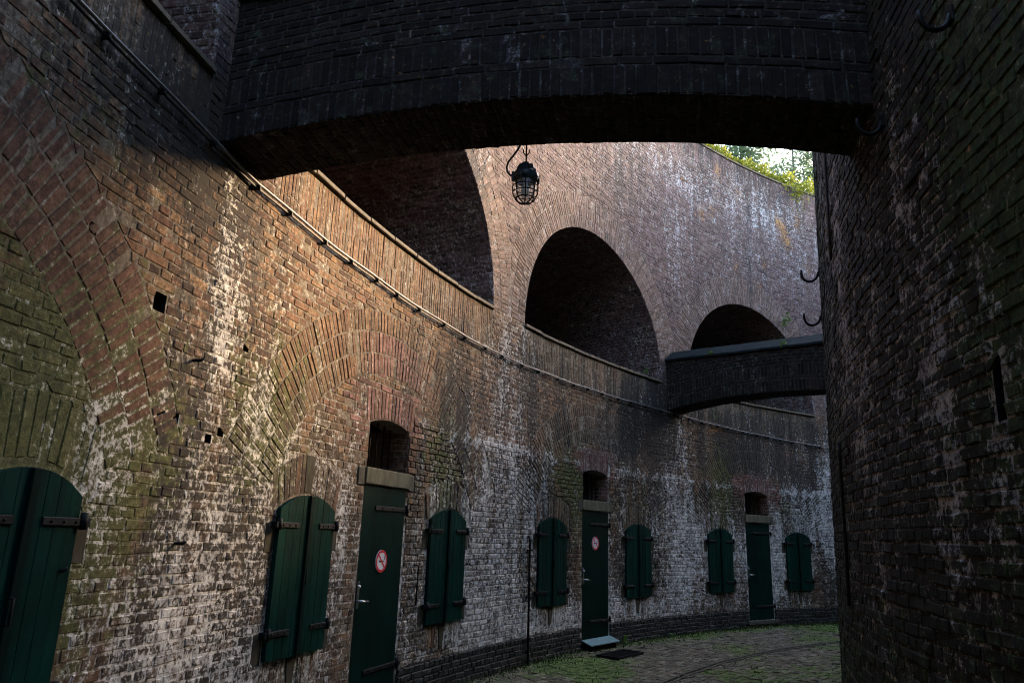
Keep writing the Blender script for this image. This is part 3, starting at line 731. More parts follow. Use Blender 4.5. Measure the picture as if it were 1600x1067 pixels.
# windows over the doors, lintels, doors
def jambs(b):
    c = b * BAY; dep = .32
    for sg in (-1, 1):
        f = lambda y, z, off, sg=sg: W(c + sg * (WWD - np.asarray(off)), z, -np.asarray(y))
        Q = coursed(.0, dep, LZ1, WZ1, None)
        bc = np.stack([rng.random(len(Q)), np.full(len(Q), .3), rng.random(len(Q))], -1); cc = Q.mean(1)
        brick_object('window_jamb', bricks3d(Q, f, np.full(len(Q), .004)), bc, np.tile([.15, .1, .3], (len(Q), 1)), m_wall, wall)
    mb = MB(); xs = np.linspace(-WWD, WWD, 9)
    for i in range(8):
        za, zb = float(win_top(xs[i])), float(win_top(xs[i + 1]))
        mb.add([W(c + xs[i], za, 0), W(c + xs[i + 1], zb, 0), W(c + xs[i + 1], zb, -dep), W(c + xs[i], za, -dep)], [(0, 1, 2, 3)])
    for sg in (-1, 1): mb.add([W(c + sg * (WWD + .003), LZ1 - .06, 0), W(c + sg * (WWD + .003), WZ1 + .02, 0), W(c + sg * (WWD + .003), WZ1 + .02, -dep - .5), W(c + sg * (WWD + .003), LZ1 - .06, -dep - .5)], [(0, 1, 2, 3)])
    mb.build('window_reveal', m_floor, wall)
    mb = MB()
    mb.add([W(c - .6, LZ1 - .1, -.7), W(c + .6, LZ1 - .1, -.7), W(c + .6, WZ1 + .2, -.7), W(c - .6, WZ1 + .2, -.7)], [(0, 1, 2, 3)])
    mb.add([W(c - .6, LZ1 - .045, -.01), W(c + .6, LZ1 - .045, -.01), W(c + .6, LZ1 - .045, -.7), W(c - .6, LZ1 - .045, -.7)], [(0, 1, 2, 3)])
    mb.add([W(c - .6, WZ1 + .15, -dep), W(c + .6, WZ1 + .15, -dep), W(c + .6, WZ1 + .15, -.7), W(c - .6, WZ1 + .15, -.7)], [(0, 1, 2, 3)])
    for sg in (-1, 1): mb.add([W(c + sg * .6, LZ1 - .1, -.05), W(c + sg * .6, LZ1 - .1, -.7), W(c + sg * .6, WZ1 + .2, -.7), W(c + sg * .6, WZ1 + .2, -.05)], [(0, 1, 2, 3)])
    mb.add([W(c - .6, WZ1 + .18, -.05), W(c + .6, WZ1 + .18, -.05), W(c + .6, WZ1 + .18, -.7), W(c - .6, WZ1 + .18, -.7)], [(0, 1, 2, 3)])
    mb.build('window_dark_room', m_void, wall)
    for i in range(6):
        x = -WWD + (i + .5) * 2 * WWD / 6
        MB().tube([(x, .20, LZ1 - .04), (x, .20, float(win_top(x)) + .01)], .009, 6).build('window_bar', m_iron, wall, frame(c))
    # lintel: a mossy beam with a squared block at each end
    MB().box(-.455, .455, -.035, .28, DZ1 + .004, LZ1, .008).build('lintel', m_lintel, wall, frame(c))
    for sg in (-1, 1):
        MB().box(min(sg * .46, sg * .585), max(sg * .46, sg * .585), -.022, .2, DZ1 - .015, LZ1 - .012, .008).build('lintel_end_block', m_stone, wall, frame(c))

def strap(parent, m, x0, x1, z, y, knuckle, tilt=0.0):
    """iron strap hinge with studs, a knuckle and its pintle"""
    mb = MB(); lo, hi = min(x0, x1), max(x0, x1)
    mb.box(lo, hi, y - .014, y, z - .022, z + .022, .004)
    sg = 1 if knuckle > (lo + hi) / 2 else -1
    for t in (.12, .45, .78):
        xx = x0 + (x1 - x0) * t
        mb.lathe([(.010, 0), (.008, .006), (0.0005, .008)], 8); 
        b = len(mb.v) - 24
        for i in range(b, b + 24):
            vx, vy, vz = mb.v[i]; mb.v[i] = (xx + vx, y - .014 - vz, z + vy)
    mb.tube([(knuckle, y - .012, z - .040), (knuckle, y - .012, z + .050)], .021, 10)
    mb.box(min(knuckle, knuckle + sg * .045), max(knuckle, knuckle + sg * .045), y - .02, y + .06, z - .024, z + .024, .004)
    return mb.build('hinge_strap', m_iron, parent, m)

DOORLBL = {1: 'green door with round no smoking sign under the large red brick patch', 2: 'green door with pale blue step plate and no smoking sign', 3: 'plain green door farthest along the curve, without a sign', 0: 'green door next to the nearest shutter'}
for b in BAYS:
    jambs(b)
    m = frame(b * BAY)
    mb = MB(); mb.box(-DW + .012, DW - .012, -.004, .05, DZ0, DZ1 - .006, .006)
    door = mb.build('door', m_greenb, wall, m); door['label'] = DOORLBL[b]
    for z in (1.98, .42): strap(door, m, DW - .02, -.20, z, -.004, DW + .01)
    mb = MB(); mb.box(-DW + .03, -DW + .075, -.012, -.003, 1.02, 1.27, .002); mb.build('lock_plate', m_steel, door, m)
    mb = MB(); mb.tube([(-DW + .052, -.012, 1.09), (-DW + .052, -.055, 1.09), (-DW + .075, -.062, 1.088), (-DW + .17, -.06, 1.082)], .011, 8)
    mb.build('door_handle', m_steel, door, m)
    mb = MB(); mb.tube([(-DW + .052, -.01, 1.22), (-DW + .052, -.03, 1.22)], .016, 10); mb.build('lock_cylinder', m_steel, door, m)
    if b == 3:
        MB().box(-.55, .55, -.06, .2, .06, .142, .01).build('threshold', m_stone, wall, m)
    else:
        MB().box(-DW - .02, DW + .02, -.04, .2, .0, .142, .01).build('threshold', m_seam if b == 2 else m_stone, wall, m)

# shutters, key blocks, hinge blocks
def shutter(c, w, b, sd):
    m = frame(c, -.03 if b == 0 else 0.0)
    for side in (-1, 1):
        x0, x1 = (-w, -.004) if side < 0 else (.004, w)
        th = rng.normal(0, .008)
        ml = m @ Matrix.Translation((side * w, 0, 0)) @ Matrix.Rotation(side * abs(th), 4, 'Z') @ Matrix.Translation((-side * w, 0, 0))
        def poly(a, d, drop=0.0, z0=SH_Z0): 
            xs = np.linspace(a, d, 6); return [(a, z0), (d, z0)] + [(x, float(sh_top(x, w)) - drop) for x in xs[::-1]]
        leaf = MB().prism(poly(x0 + .004, x1 - .004, .01, SH_Z0 + .01), -.012, .02).build('shutter_leaf', m_seam, wall, ml)
        n = 4; xs = np.linspace(x0, x1, n + 1)
        for i in range(n):
            MB().prism(poly(xs[i] + .0007, xs[i + 1] - .0007, 0, SH_Z0 + rng.normal(0, .002)), -.045 + rng.normal(0, .001), -.012, .0016).build('plank', m_green, leaf, ml)
        if side < 0:
            MB().prism(poly(-.034, .022, .004, SH_Z0 + .004), -.066, -.045, .005).build('cover_strip', m_seam, leaf, ml)
            MB().tube([(-.03, -.066, 1.30), (-.03, -.085, 1.30), (-.03, -.085, 1.42), (-.03, -.066, 1.42)], .007, 6).build('pull_handle', m_iron, leaf, ml)
        for z in (1.775, .94): strap(leaf, ml, side * (w - .005), side * (w - .27), z, -.045, side * (w + .02))
    if (b, sd) in KEYED: MB().prism([(-.055, SH_Z1 + .022), (.055, SH_Z1 + .022), (.072, SH_Z1 + .345), (-.072, SH_Z1 + .345)], -.006, .05, .004).build('key_block', m_keyst, wall, m)
    MB().prism([(-.05 + .02, SH_Z0 - .30), (.05 - .02, SH_Z0 - .30), (.072, SH_Z0 - .012), (-.072, SH_Z0 - .012)], -.010, .05, .004).build('sill_block', m_keyst, wall, m)
    for side in (-1, 1):
        for hz in (1.775, .94):
            a, d = side * (w + .012), side * (w + .128)
            MB().box(min(a, d), max(a, d), -.010, .05, hz - .215, hz + .015, .004).build('hinge_block', m_keyst, wall, m)
for q in SHUT: shutter(*q)

# ------------------------------------------------------------------ round tower
TH = 10.4  # height out of view, set by how much sun and sky it blocks
tower = empty('round_tower', TW(0, 0), 'dark mossy round brick tower filling the right side', 'tower')
TU0, TU1 = -1.25 * BETA * 15.6, 1.1 * BETA * 15.6
LOOP = (-.196 * BETA * 15.6, 2.36, .032, .125)         # a narrow loophole
def tstain(u, z):
    u = np.asarray(u, float); z = np.asarray(z, float)
    n = fbm(u * 1.1, z * .45, 101); m = fbm(u * 1.3, z * .9, 111); b = -u / (BETA * 15.6)
    w = .55 * np.clip(n * 3.2 - 1.5, 0, 1) * np.clip((z - .6) / 1.2, 0, 1) + .30 * np.clip((b - .45) / .3, 0, 1) * np.clip((z - 1.5) / 2, 0, 1)
    for b0, z0, sb, sz, a in ((.30, 2.4, .02, 1.0, .5), (.37, 2.0, .025, 1.3, .55), (.47, 3.0, .04, 1.3, .35), (.33, 3.6, .04, .8, .45), (.25, 2.9, .03, .5, .35), (.6, 3.6, .1, 1.2, .3), (.7, 3.0, .12, 1.4, .25), (.22, 1.8, .03, .3, .3)):
        w = w + a * np.exp(-.5 * ((b - b0) / sb) ** 2 - .5 * ((z - z0) / sz) ** 2)
    g = .5 * np.clip(m * 1.8 - .5, 0, 1) + .75 * np.exp(-.5 * ((b - .14) / .09) ** 2 - .5 * ((z - 3.4) / .9) ** 2) + .25 * np.exp(-.5 * ((z - .4) / .5) ** 2)
    d = .22 * fbm(u * 2.6, z * .3, 121) + .4 * np.exp(-.5 * ((b - .335) / .012) ** 2) + .35 * np.exp(-.5 * ((b - .42) / .02) ** 2)
    return np.clip(np.stack([w * .82, g, d], -1), 0, 1.2)
inl = lambda u, z: ~((np.abs(u - LOOP[0]) < LOOP[2]) & (np.abs(z - LOOP[1]) < LOOP[3]))
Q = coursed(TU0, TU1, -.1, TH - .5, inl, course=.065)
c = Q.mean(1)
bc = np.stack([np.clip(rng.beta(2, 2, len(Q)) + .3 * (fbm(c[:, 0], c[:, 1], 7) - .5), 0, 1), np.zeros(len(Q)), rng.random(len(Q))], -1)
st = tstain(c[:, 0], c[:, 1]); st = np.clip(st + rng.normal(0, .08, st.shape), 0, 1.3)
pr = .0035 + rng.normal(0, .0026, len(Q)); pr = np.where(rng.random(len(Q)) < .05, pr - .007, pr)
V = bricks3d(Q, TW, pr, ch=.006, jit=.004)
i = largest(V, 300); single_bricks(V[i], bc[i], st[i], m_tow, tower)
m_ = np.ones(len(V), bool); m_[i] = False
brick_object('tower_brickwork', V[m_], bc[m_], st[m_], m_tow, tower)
ue = sorted(set(np.round(np.linspace(TU0, TU1, 140), 4)) | {LOOP[0] - LOOP[2], LOOP[0] + LOOP[2]})
V2 = []; F2 = []; n = 0; zs = list(np.arange(-.3, TH, .15)) + [TH]
zs = sorted(set(np.round(zs, 4)) | {LOOP[1] - LOOP[3], LOOP[1] + LOOP[3]})
uu, zz = np.meshgrid(ue, zs, indexing='ij'); nz = len(zs)
for i in range(len(ue) - 1):
    for j in range(nz - 1):
        if abs((ue[i] + ue[i + 1]) / 2 - LOOP[0]) < LOOP[2] and abs((zs[j] + zs[j + 1]) / 2 - LOOP[1]) < LOOP[3]: continue
        F2.append((i * nz + j, (i + 1) * nz + j, (i + 1) * nz + j + 1, i * nz + j + 1))
st2 = tstain(uu.ravel(), zz.ravel())
new_obj('tower_mortar_bed', mesh_np('tower_mortar_bed', TW(uu.ravel(), zz.ravel(), -.002), F2, {'st': st4(st2)}), m_tow_mortar, tower)
mb = MB(); a, d, zl, zh = LOOP[0] - LOOP[2], LOOP[0] + LOOP[2], LOOP[1] - LOOP[3], LOOP[1] + LOOP[3]
P = [TW(x, z, o) for o in (-.002, -.5) for x, z in ((a, zl), (d, zl), (d, zh), (a, zh))]
mb.add(P, [(0, 1, 5, 4), (1, 2, 6, 5), (2, 3, 7, 6), (3, 0, 4, 7), (4, 5, 6, 7)]); mb.build('loophole', m_void, tower)
bed(list(np.linspace(TU1, TU0 + 2 * math.pi * 15.6, 110)), 'far_tower_face', m_tow, -.3, TH, .002, fmap=TW, holes=False, dz=2, parent=tower, stf=lambda s, z: np.tile([.1, .2, .3], (len(s), 1)))
mb = MB(); us = np.linspace(0, 2 * math.pi * 15.6, 130)
for i in range(129):
    mb.add([TW(us[i], TH, .05), TW(us[i + 1], TH, .05), TW(us[i + 1], TH, -6), TW(us[i], TH, -6), TW(us[i], TH - .25, .05), TW(us[i + 1], TH - .25, .05)], [(0, 1, 2, 3), (4, 5, 1, 0)])
mb.build('tower_top', m_coping, tower)

# ------------------------------------------------------------------ braces across the moat
def soffit(r): return 4.58 - .04 * (np.asarray(r, float) - 18.2) ** 2 - .02 * np.clip(16.6 - np.asarray(r, float), 0, 2)
BT = [5.58, .02]
def btop(r): return BT[0] + BT[1] * (np.asarray(r, float) - 15.6)
def brace(b, label, singles, lowres=False, dz=0.0):
    a0 = PHI + BETA * b; hw = .30
    R0, R1 = 15.45, 20.08
    rad = np.array([-math.cos(a0), math.sin(a0), 0]); tan = np.array([math.sin(a0), math.cos(a0), 0])
    e = empty('arched_brace', tuple(rad * 17.8 + np.array([0, 0, 4.4 + dz])), label, 'brick arch')
    def face(sg):
        def f(x, v, off):                                   # x runs left to right as seen from that side, v height above the soffit
            r = (35.5 - np.asarray(x)) if sg < 0 else np.asarray(x)
            z = soffit(r) + np.asarray(v) + dz; o = sg * (hw + np.asarray(off))
            return r[..., None] * rad + o[..., None] * tan + z[..., None] * np.array([0, 0, 1.])
        return f
    xmin, xmax = (35.5 - R1, 35.5 - R0)
    def rows(sg):
        xa, xb = (xmin, xmax) if sg < 0 else (R0, R1)
        tofr = (lambda x: 35.5 - x) if sg < 0 else (lambda x: x)
        out = []; v = 0.0; k = 0
        for h, kind in [(.222, 's'), (.066, 'c'), (.222, 's')] + [(.066, 'c')] * 18:
            w = .070 if kind == 's' else (.226 if k % 2 else .113)
            xs = np.arange(xa + (k % 3) * .03, xb, w); a, d = xs[:-1] + .005, xs[1:] - .005
            hi = np.minimum(v + h - .010, btop(tofr((a + d) / 2)) - soffit(tofr((a + d) / 2)) - .01)
            ok = hi - v > .02; a, d, hi = a[ok], d[ok], hi[ok]
            vv = np.full_like(a, v + (.0 if v else .002))
            out.append(np.stack([np.stack([a, vv], -1), np.stack([d, vv], -1), np.stack([d, hi], -1), np.stack([a, hi], -1)], 1))
            v += h; k += 1
        return np.concatenate(out)
    def bst(Q, sd):
        c = Q.mean(1); n = fbm(c[:, 0] * 1.5, c[:, 1] * 3, sd); m = fbm(c[:, 0] * 2, c[:, 1] * 2, sd + 5)
        r = 35.5 - c[:, 0]
        w = .35 * np.clip(n * 2 - .95, 0, 1) + .8 * np.exp(-.5 * ((r - 16.0) / .3) ** 2 - .5 * ((c[:, 1] - .62) / .10) ** 2) * (m > .45)
        return np.clip(np.stack([w, .35 * m, .25 * n], -1), 0, 1.2)
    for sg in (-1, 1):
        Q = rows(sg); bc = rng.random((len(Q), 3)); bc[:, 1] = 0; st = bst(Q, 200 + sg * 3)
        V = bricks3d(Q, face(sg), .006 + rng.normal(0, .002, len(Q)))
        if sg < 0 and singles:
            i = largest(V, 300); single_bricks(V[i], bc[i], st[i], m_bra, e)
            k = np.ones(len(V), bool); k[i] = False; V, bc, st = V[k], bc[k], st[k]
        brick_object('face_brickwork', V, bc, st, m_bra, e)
    def sof(r, o, off): r = np.asarray(r); return r[..., None] * rad + np.asarray(o)[..., None] * tan + (soffit(r) + dz - np.asarray(off))[..., None] * np.array([0, 0, 1.])
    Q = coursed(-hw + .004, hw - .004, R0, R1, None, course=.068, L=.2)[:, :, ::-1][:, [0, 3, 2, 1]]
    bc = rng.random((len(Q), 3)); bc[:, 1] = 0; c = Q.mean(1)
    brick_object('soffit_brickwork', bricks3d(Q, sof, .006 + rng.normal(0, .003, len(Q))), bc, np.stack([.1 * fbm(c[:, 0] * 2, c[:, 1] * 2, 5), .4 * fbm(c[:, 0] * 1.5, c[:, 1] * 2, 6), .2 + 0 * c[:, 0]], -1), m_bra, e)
    rs = np.linspace(R0, R1, 40); mb = MB()
    for i in range(39):
        q = [];
        for r in (rs[i], rs[i + 1]):
            zl, zh = float(soffit(r)) + dz, float(btop(r)) + dz
            q += [r * rad + o * tan + np.array([0, 0, z]) for o, z in ((-hw, zl), (hw, zl), (hw, zh), (-hw, zh))]
        mb.add(q, [(0, 1, 5, 4), (1, 2, 6, 5), (2, 3, 7, 6), (3, 0, 4, 7)])
    o = mb.build('mortar_core', m_bra_mortar, e)
    at = o.data.attributes.new('st', 'FLOAT_COLOR', 'POINT'); nv = len(o.data.vertices)
    at.data.foreach_set('color', np.tile([.12, .2, .2, 0], nv).astype(np.float32))
    # gabled tarred coping
    mb = MB(); rs = np.linspace(R0 + .02, R1 - .08, 24); prof = [(-hw - .05, -.005), (-hw - .05, .035), (-.06, .245), (.06, .245), (hw + .05, .035), (hw + .05, -.005)]
    vs = []
    for r in rs:
        wob = rng.normal(0, .004)
        vs += [r * rad + o_ * tan + np.array([0, 0, float(btop(r)) + dz + z_ + wob]) for o_, z_ in prof]
    fs = [(i * 6 + k, i * 6 + (k + 1) % 6, (i + 1) * 6 + (k + 1) % 6, (i + 1) * 6 + k) for i in range(23) for k in range(6)]
    fs += [tuple(range(6)), tuple(23 * 6 + k for k in range(5, -1, -1))]
    mb.add(vs, fs); mb.build('coping', m_tarcap, e)
    return rad, tan
radA, tanA = brace(.5, 'near black brick arch crossing the whole top of the picture', True)
BT[:] = [5.28, .045]
radB, tanB = brace(2.5, 'far low brick arch with gabled tarred coping behind the near arch', False, dz=-.10)

# ------------------------------------------------------------------ conduit along the wall
CB = np.array([-.32, .2, .42, .53, .82, 1.42, 2.0, 2.4, 3.0, 3.47, 3.78]); CZ = np.array([4.46, 4.45, 4.40, 4.355, 4.335, 4.26, 4.30, 4.31, 4.22, 4.14, 4.12])
bs = np.linspace(-.3, 3.74, 200); cz = np.interp(bs, CB, CZ) + .006 * np.sin(bs * 23)
cd = empty('cable_conduit', W(BAY, 4.3, .04), 'thin grey conduit clipped along the wall under the gallery parapets', 'pipe')
MB().tube([W(b * BAY, z, .045) for b, z in zip(bs, cz)], .012, 8).build('conduit_tube', m_cable, cd)
MB().tube([W(b * BAY, z - .026, .026) for b, z in zip(bs, cz)], .009, 6).build('lower_dark_strand', m_cable2, cd)  # thin black strand close under the conduit, a dark line below it
for b in np.cumsum(rng.uniform(.07, .11, 44)) - .25:
    z = float(np.interp(b, bs, cz)) - .012
    MB().box(-.010, .010, -.056, .01, -.030, .020, .004).build('clip', m_iron, cd, frame(b * BAY, z))

def pipe(name, label, cat, pts, r, mat): 
    o = MB().tube(pts, r, 8).build(name, mat); return tag(o, label, cat)
s_ = 1.628 * BAY
dp = empty('thin_downpipe', W(s_, 0, .05), 'thin black upright pipe on the wall left of the second door group', 'pipe')
MB().tube([W(s_, -.05, .06), W(s_, 1.70, .05), W(s_, 1.74, .03), W(s_, 1.76, -.02)], .016, 8).build('pipe_tube', m_iron, dp)
for z in (.9, 1.55): MB().box(-.03, .03, -.085, .0, -.012, .012, .003).build('clip', m_iron, dp, frame(s_, z))
s_ = 1.128 * BAY
tag(MB().tube([W(s_ - .05, 1.40, -.01), W(s_ - .05, 1.40, .05), W(s_ - .01, 1.385, .06), W(s_, 1.37, .045), W(s_, .98, .04)], .008, 6).build('door_stay', m_iron), 'thin iron door stay hanging between the nearest whole door and its right shutter', 'door stay')
for k, (b, z, txt) in enumerate(((.305, 1.50, 'small iron peg in the wall right of the nearest shutter'), (.475, 1.63, 'small iron peg in the wall left of the second shutter'), (.46, 2.83, 'bent iron nail beside the row of square holes'))):
    tag(MB().tube([W(b * BAY, z, -.01), W(b * BAY, z, .06), W(b * BAY + .01, z + .015, .075)], [.011, .011, .009], 6).build('wall_peg', m_iron), txt, 'peg')

# ------------------------------------------------------------------ iron hooks on the tower
def hook(b, z, label, rot=0.0, size=1.0):
    u = -b * BETA * 15.6; base = TW(u, z, 0); out = TW(u, z, 1) - base; tn = TW(u + 1, z, 0) - base; tn /= np.linalg.norm(tn); up = np.array([0, 0, 1.])
    dr = math.cos(rot) * out + math.sin(rot) * tn
    e = empty('iron_hook', tuple(base), label, 'hook', 'iron hooks on the tower')
    pts = [base - .03 * dr, base + .012 * size * dr]
    r = .062 * size
    pts += [base + (.012 * size + r + -r * math.cos(t)) * dr - r * math.sin(t) * 1.15 * up for t in np.linspace(0, math.pi * 1.02, 12)][1:]
    last = pts[-1]; pts += [last + .03 * size * up]
    MB().tube([p + .04 * up for p in pts], [.013] * (len(pts) - 1) + [.009], 8).build('hook_bar', m_iron, e)
    mb = MB(); a = PHI - u / 15.6
    mf = Matrix(((-math.sin(a), -math.cos(a), 0, base[0]), (-math.cos(a), math.sin(a), 0, base[1]), (0, 0, 1, base[2]), (0, 0, 0, 1)))
    mb.box(-.03, .03, -.012, .012, -.0, .08, .003); mb.build('back_plate', m_iron, e, mf)
hook(.20, 4.03, 'iron hook high at the top right corner')
hook(.405, 4.06, 'iron hook just right of the near brick arch end')
hook(1.14, 4.36, 'upper iron hook sticking out of the far tower edge', 0, 1.25)
hook(1.20, 3.98, 'lower iron hook sticking out of the far tower edge', 0, 1.25)
u_ = -.80 * BETA * 15.6
tag(MB().tube([TW(u_ - .02 * math.sin(z * 3), z, .018) for z in np.linspace(1.35, 2.5, 10)], .012, 6).build('iron_rod', m_iron), 'thin dark upright rod fixed low on the tower near its left edge', 'rod')
u_ = -.77 * BETA * 15.6
tag(MB().tube([TW(u_, z, .016) for z in np.linspace(3.9, 5.6, 10)], .010, 6).build('wall_cable', m_cable2), 'thin black cable high on the tower left edge under the arch', 'cable')

# ------------------------------------------------------------------ caged lamp under the near arch
lp = radA * 17.81 + tanA * .17; LZ = float(soffit(17.81)) - .115
lm = Matrix.Translation(Vector((lp[0], lp[1], LZ)))
lamp = empty('caged_lamp', None, 'black caged bulkhead lamp hanging from the near brick arch', 'lamp', mat=lm)
mb = MB(); mb.tube([(0, 0, .13), (0, 0, -.13)], .006, 6)
mb.tube([(-.022, 0, .0), (-.020, 0, -.025), (0, 0, -.052), (.020, 0, -.025), (.022, 0, .0)], .005, 6); mb.build('hanger', m_iron, lamp, lm)
mb = MB(); mb.lathe([(.001, -.100), (.022, -.104), (.026, -.118), (.050, -.126), (.056, -.132), (.066, -.182), (.084, -.190), (.092, -.200), (.094, -.226), (.086, -.236), (.080, -.252), (.001, -.252)], 24)
for k in range(10):
    t = k / 10 * 2 * math.pi; ca, sa = math.cos(t), math.sin(t)
    mb.tube([(ca * .054, sa * .054, -.128), (ca * .071, sa * .071, -.186)], .006, 5)
for k in range(6):
    t = k / 6 * 2 * math.pi + .2; ca, sa = math.cos(t), math.sin(t)
    mb.tube([(ca * .094, sa * .094, -.190), (ca * .094, sa * .094, -.262)], .010, 6)
mb.build('lamp_body', m_lampbody, lamp, lm)
prof = [(.070, -.252)] + [(.074 * math.cos(t), -.33 - .085 * math.sin(t)) for t in np.linspace(0, math.pi / 2 * .99, 9)]
mb = MB(); mb.lathe(prof, 24); mb.build('glass_dome', m_glass, lamp, lm)
mb = MB(); mb.lathe([(.001, -.25), (.018, -.252), (.020, -.28), (.030, -.31), (.030, -.345), (.016, -.37), (.001, -.374)], 14); mb.build('bulb', m_bulb, lamp, lm)
mb = MB(); G = .089
for k in range(8):
    t = k / 8 * 2 * math.pi; ca, sa = math.cos(t), math.sin(t)
    mb.tube([(ca * G, sa * G, -.245), (ca * (G + .002), sa * (G + .002), -.33)] + [(ca * G * math.cos(u), sa * G * math.cos(u), -.33 - .098 * math.sin(u)) for u in np.linspace(.15, math.pi / 2, 8)], .0042, 6)
for z, r in ((-.300, G + .003), (-.345, G + .001), (-.392, G * .77)): mb.tube([(r * math.cos(t), r * math.sin(t), z) for t in np.linspace(0, 2 * math.pi, 25)[:-1]], .0042, 6, True)
mb.build('wire_cage', m_iron, lamp, lm)
mb = MB(); dx, dy = -_r.x, -_r.y
mb.tube([(dx * q, dy * q, z) for q, z in ((.02, .13), (.035, .06), (.065, -.005), (.10, -.06), (.127, -.10), (.138, -.145), (.132, -.18), (.113, -.205), (.088, -.212))], .008, 8); mb.build('lamp_cable', m_cable2, lamp, lm)

# ------------------------------------------------------------------ no smoking signs, step plate, drain grate
def sign(b, z, label):
    m = frame(b * BAY, z); e = empty('no_smoking_sign', None, label, 'sign', 'no smoking signs', mat=m)
    def disc(r0, r1, y, n=36):
        mb = MB()
        vs = [(r * math.cos(2 * math.pi * k / n), y, r * math.sin(2 * math.pi * k / n)) for r in (r0, r1) for k in range(n)]
        mb.add(vs, [(k, (k + 1) % n, n + (k + 1) % n, n + k) for k in range(n)]); return mb
    rr = .112
    mb = MB(); mb.add([(rr * math.cos(2 * math.pi * k / 36), y, rr * math.sin(2 * math.pi * k / 36)) for y in (-.012, -.002) for k in range(36)], [tuple(range(35, -1, -1))] + [(k, (k + 1) % 36, 36 + (k + 1) % 36, 36 + k) for k in range(36)])
    mb.build('plate', m_white, e, m)
    disc(.086, .111, -.0135).build('red_ring', m_red, e, m)
    c_, s_ = math.cos(R(-45)), math.sin(R(-45))
    def quad(mb, x0, x1, z0, z1, y, ang=0.0):
        ca, sa = math.cos(ang), math.sin(ang)
        mb.add([(x * ca - z * sa, y, x * sa + z * ca) for x, z in ((x0, z0), (x1, z0), (x1, z1), (x0, z1))], [(0, 1, 2, 3)])
    mb = MB(); quad(mb, -.055, .040, -.010, .008, -.0135); quad(mb, .045, .054, -.010, .008, -.0135)
    mb.tube([(.05, -.0135, .015), (.055, -.0135, .028), (.045, -.0135, .038), (.052, -.0135, .052)], .003, 4); mb.build('cigarette', m_black, e, m)
    mb = MB(); quad(mb, -.089, .089, -.010, .010, -.0150, R(-45)); mb.build('slash', m_red, e, m)
sign(1.0, 1.452, 'red ringed no smoking sign on the nearer green door')
sign(1.998, 1.668, 'smaller looking no smoking sign on the door with the blue step plate')
m = frame(2 * BAY)
st_ = empty('step_plate', None, 'pale blue metal plate at the foot of the middle green door', 'step plate', mat=m)
mb = MB(); mb.add([(-.46, -.02, .165), (.46, -.02, .165), (.47, -.20, .10), (-.45, -.20, .10), (-.46, -.02, .150), (.46, -.02, .150), (.47, -.20, .085), (-.45, -.20, .085)], [(0, 3, 2, 1), (4, 5, 6, 7), (3, 7, 6, 2), (0, 4, 7, 3), (1, 2, 6, 5)]); mb.build('plate', m_aqua, st_, m)
for x in (-.38, .38): MB().box(x - .02, x + .02, -.17, -.03, -.05, .10).build('plate_bracket', m_seam, st_, m)
def polar(r, b, z=0.0):
    a = PHI + b * BETA; return Matrix(((math.sin(a), -math.cos(a), 0, -r * math.cos(a)), (math.cos(a), math.sin(a), 0, r * math.sin(a)), (0, 0, 1, z), (0, 0, 0, 1)))
m = polar(19.36, 1.945, .012); dg = empty('drain_grate', None, 'dark iron grate in the paving before the middle door', 'grate', mat=m)
mb = MB(); mb.box(-.42, .42, -.20, -.17, -.02, .02); mb.box(-.42, .42, .17, .20, -.02, .02); mb.box(-.42, -.39, -.17, .17, -.02, .02); mb.box(.39, .42, -.17, .17, -.02, .02); mb.build('grate_frame', m_iron, dg, m)
for i in range(14):
    x = -.36 + i * .0554; MB().box(x - .011, x + .011, -.17, .17, -.015, .014).build('grate_bar', m_iron, dg, m)
MB().box(-.39, .39, -.17, .17, -.03, -.02).build('grate_pit', m_void, dg, m)

# ------------------------------------------------------------------ moat floor
def G(u, r, off=0.0):
    a = PHI + np.asarray(u, float) / 18.0; r = np.asarray(r, float)
    z = GZ(np.asarray(u, float), r) + np.asarray(off, float); return np.stack([-r * np.cos(a), r * np.sin(a), z], -1)
def GZ(u, r):
    return -.03 + .05 * (fbm(u * .5, r * .7, 301) - .5) + .03 * np.abs(r - 18.0) / 2
def gstain(u, r):
    n = fbm(u * .9, r * 1.3, 311); m = fbm(u * 2.1, r * 2.4, 312)
    e = np.exp(-(20 - r) / .35) * .8 + np.exp(-(r - 15.7) / .45) * .8
    return np.clip(np.stack([.12 * m, .95 * np.clip(n * 2.8 - 1.2, 0, 1) + .6 * e + .08, .3 * m], -1), 0, 1.1)
na, nr = 420, 26
uu, rr = np.meshgrid(np.linspace(0, 2 * math.pi * 18, na), np.linspace(15.3, 20.3, nr), indexing='ij')
st = gstain(uu.ravel(), rr.ravel())
ground = new_obj('moat_floor', mesh_np('moat_floor', G(uu.ravel(), rr.ravel(), -.016), [(i * nr + j, (i + 1) * nr + j, (i + 1) * nr + j + 1, i * nr + j + 1) for i in range(na - 1) for j in range(nr - 1)], {'st': st4(st)}), m_pav_bed)
ground['kind'] = 'structure'
Q = coursed(.2 * BETA * 18, 3.9 * BETA * 18, 15.68, 19.98, lambda u, r: ((np.abs(r - 18.0) > .075) & ~((np.abs(r - 19.36) < .21) & (np.abs(u / (BETA * 18) - 1.945) < .085))), course=.105, L=.215)
c = Q.mean(1); st = np.clip(gstain(c[:, 0], c[:, 1]) + rng.normal(0, .06, (len(Q), 3)), 0, 1.1)
keep = rng.random(len(Q)) > .04 + .35 * np.clip(st[:, 1] - .6, 0, 1)
V = bricks3d(Q, G, .0 + rng.normal(0, .0035, len(Q)), ch=.006, jit=.004)
bc = rng.random((len(Q), 3)); bc[:, 1] = 0
brick_object('paving_bricks', V[keep], bc[keep], st[keep], m_pav, ground)
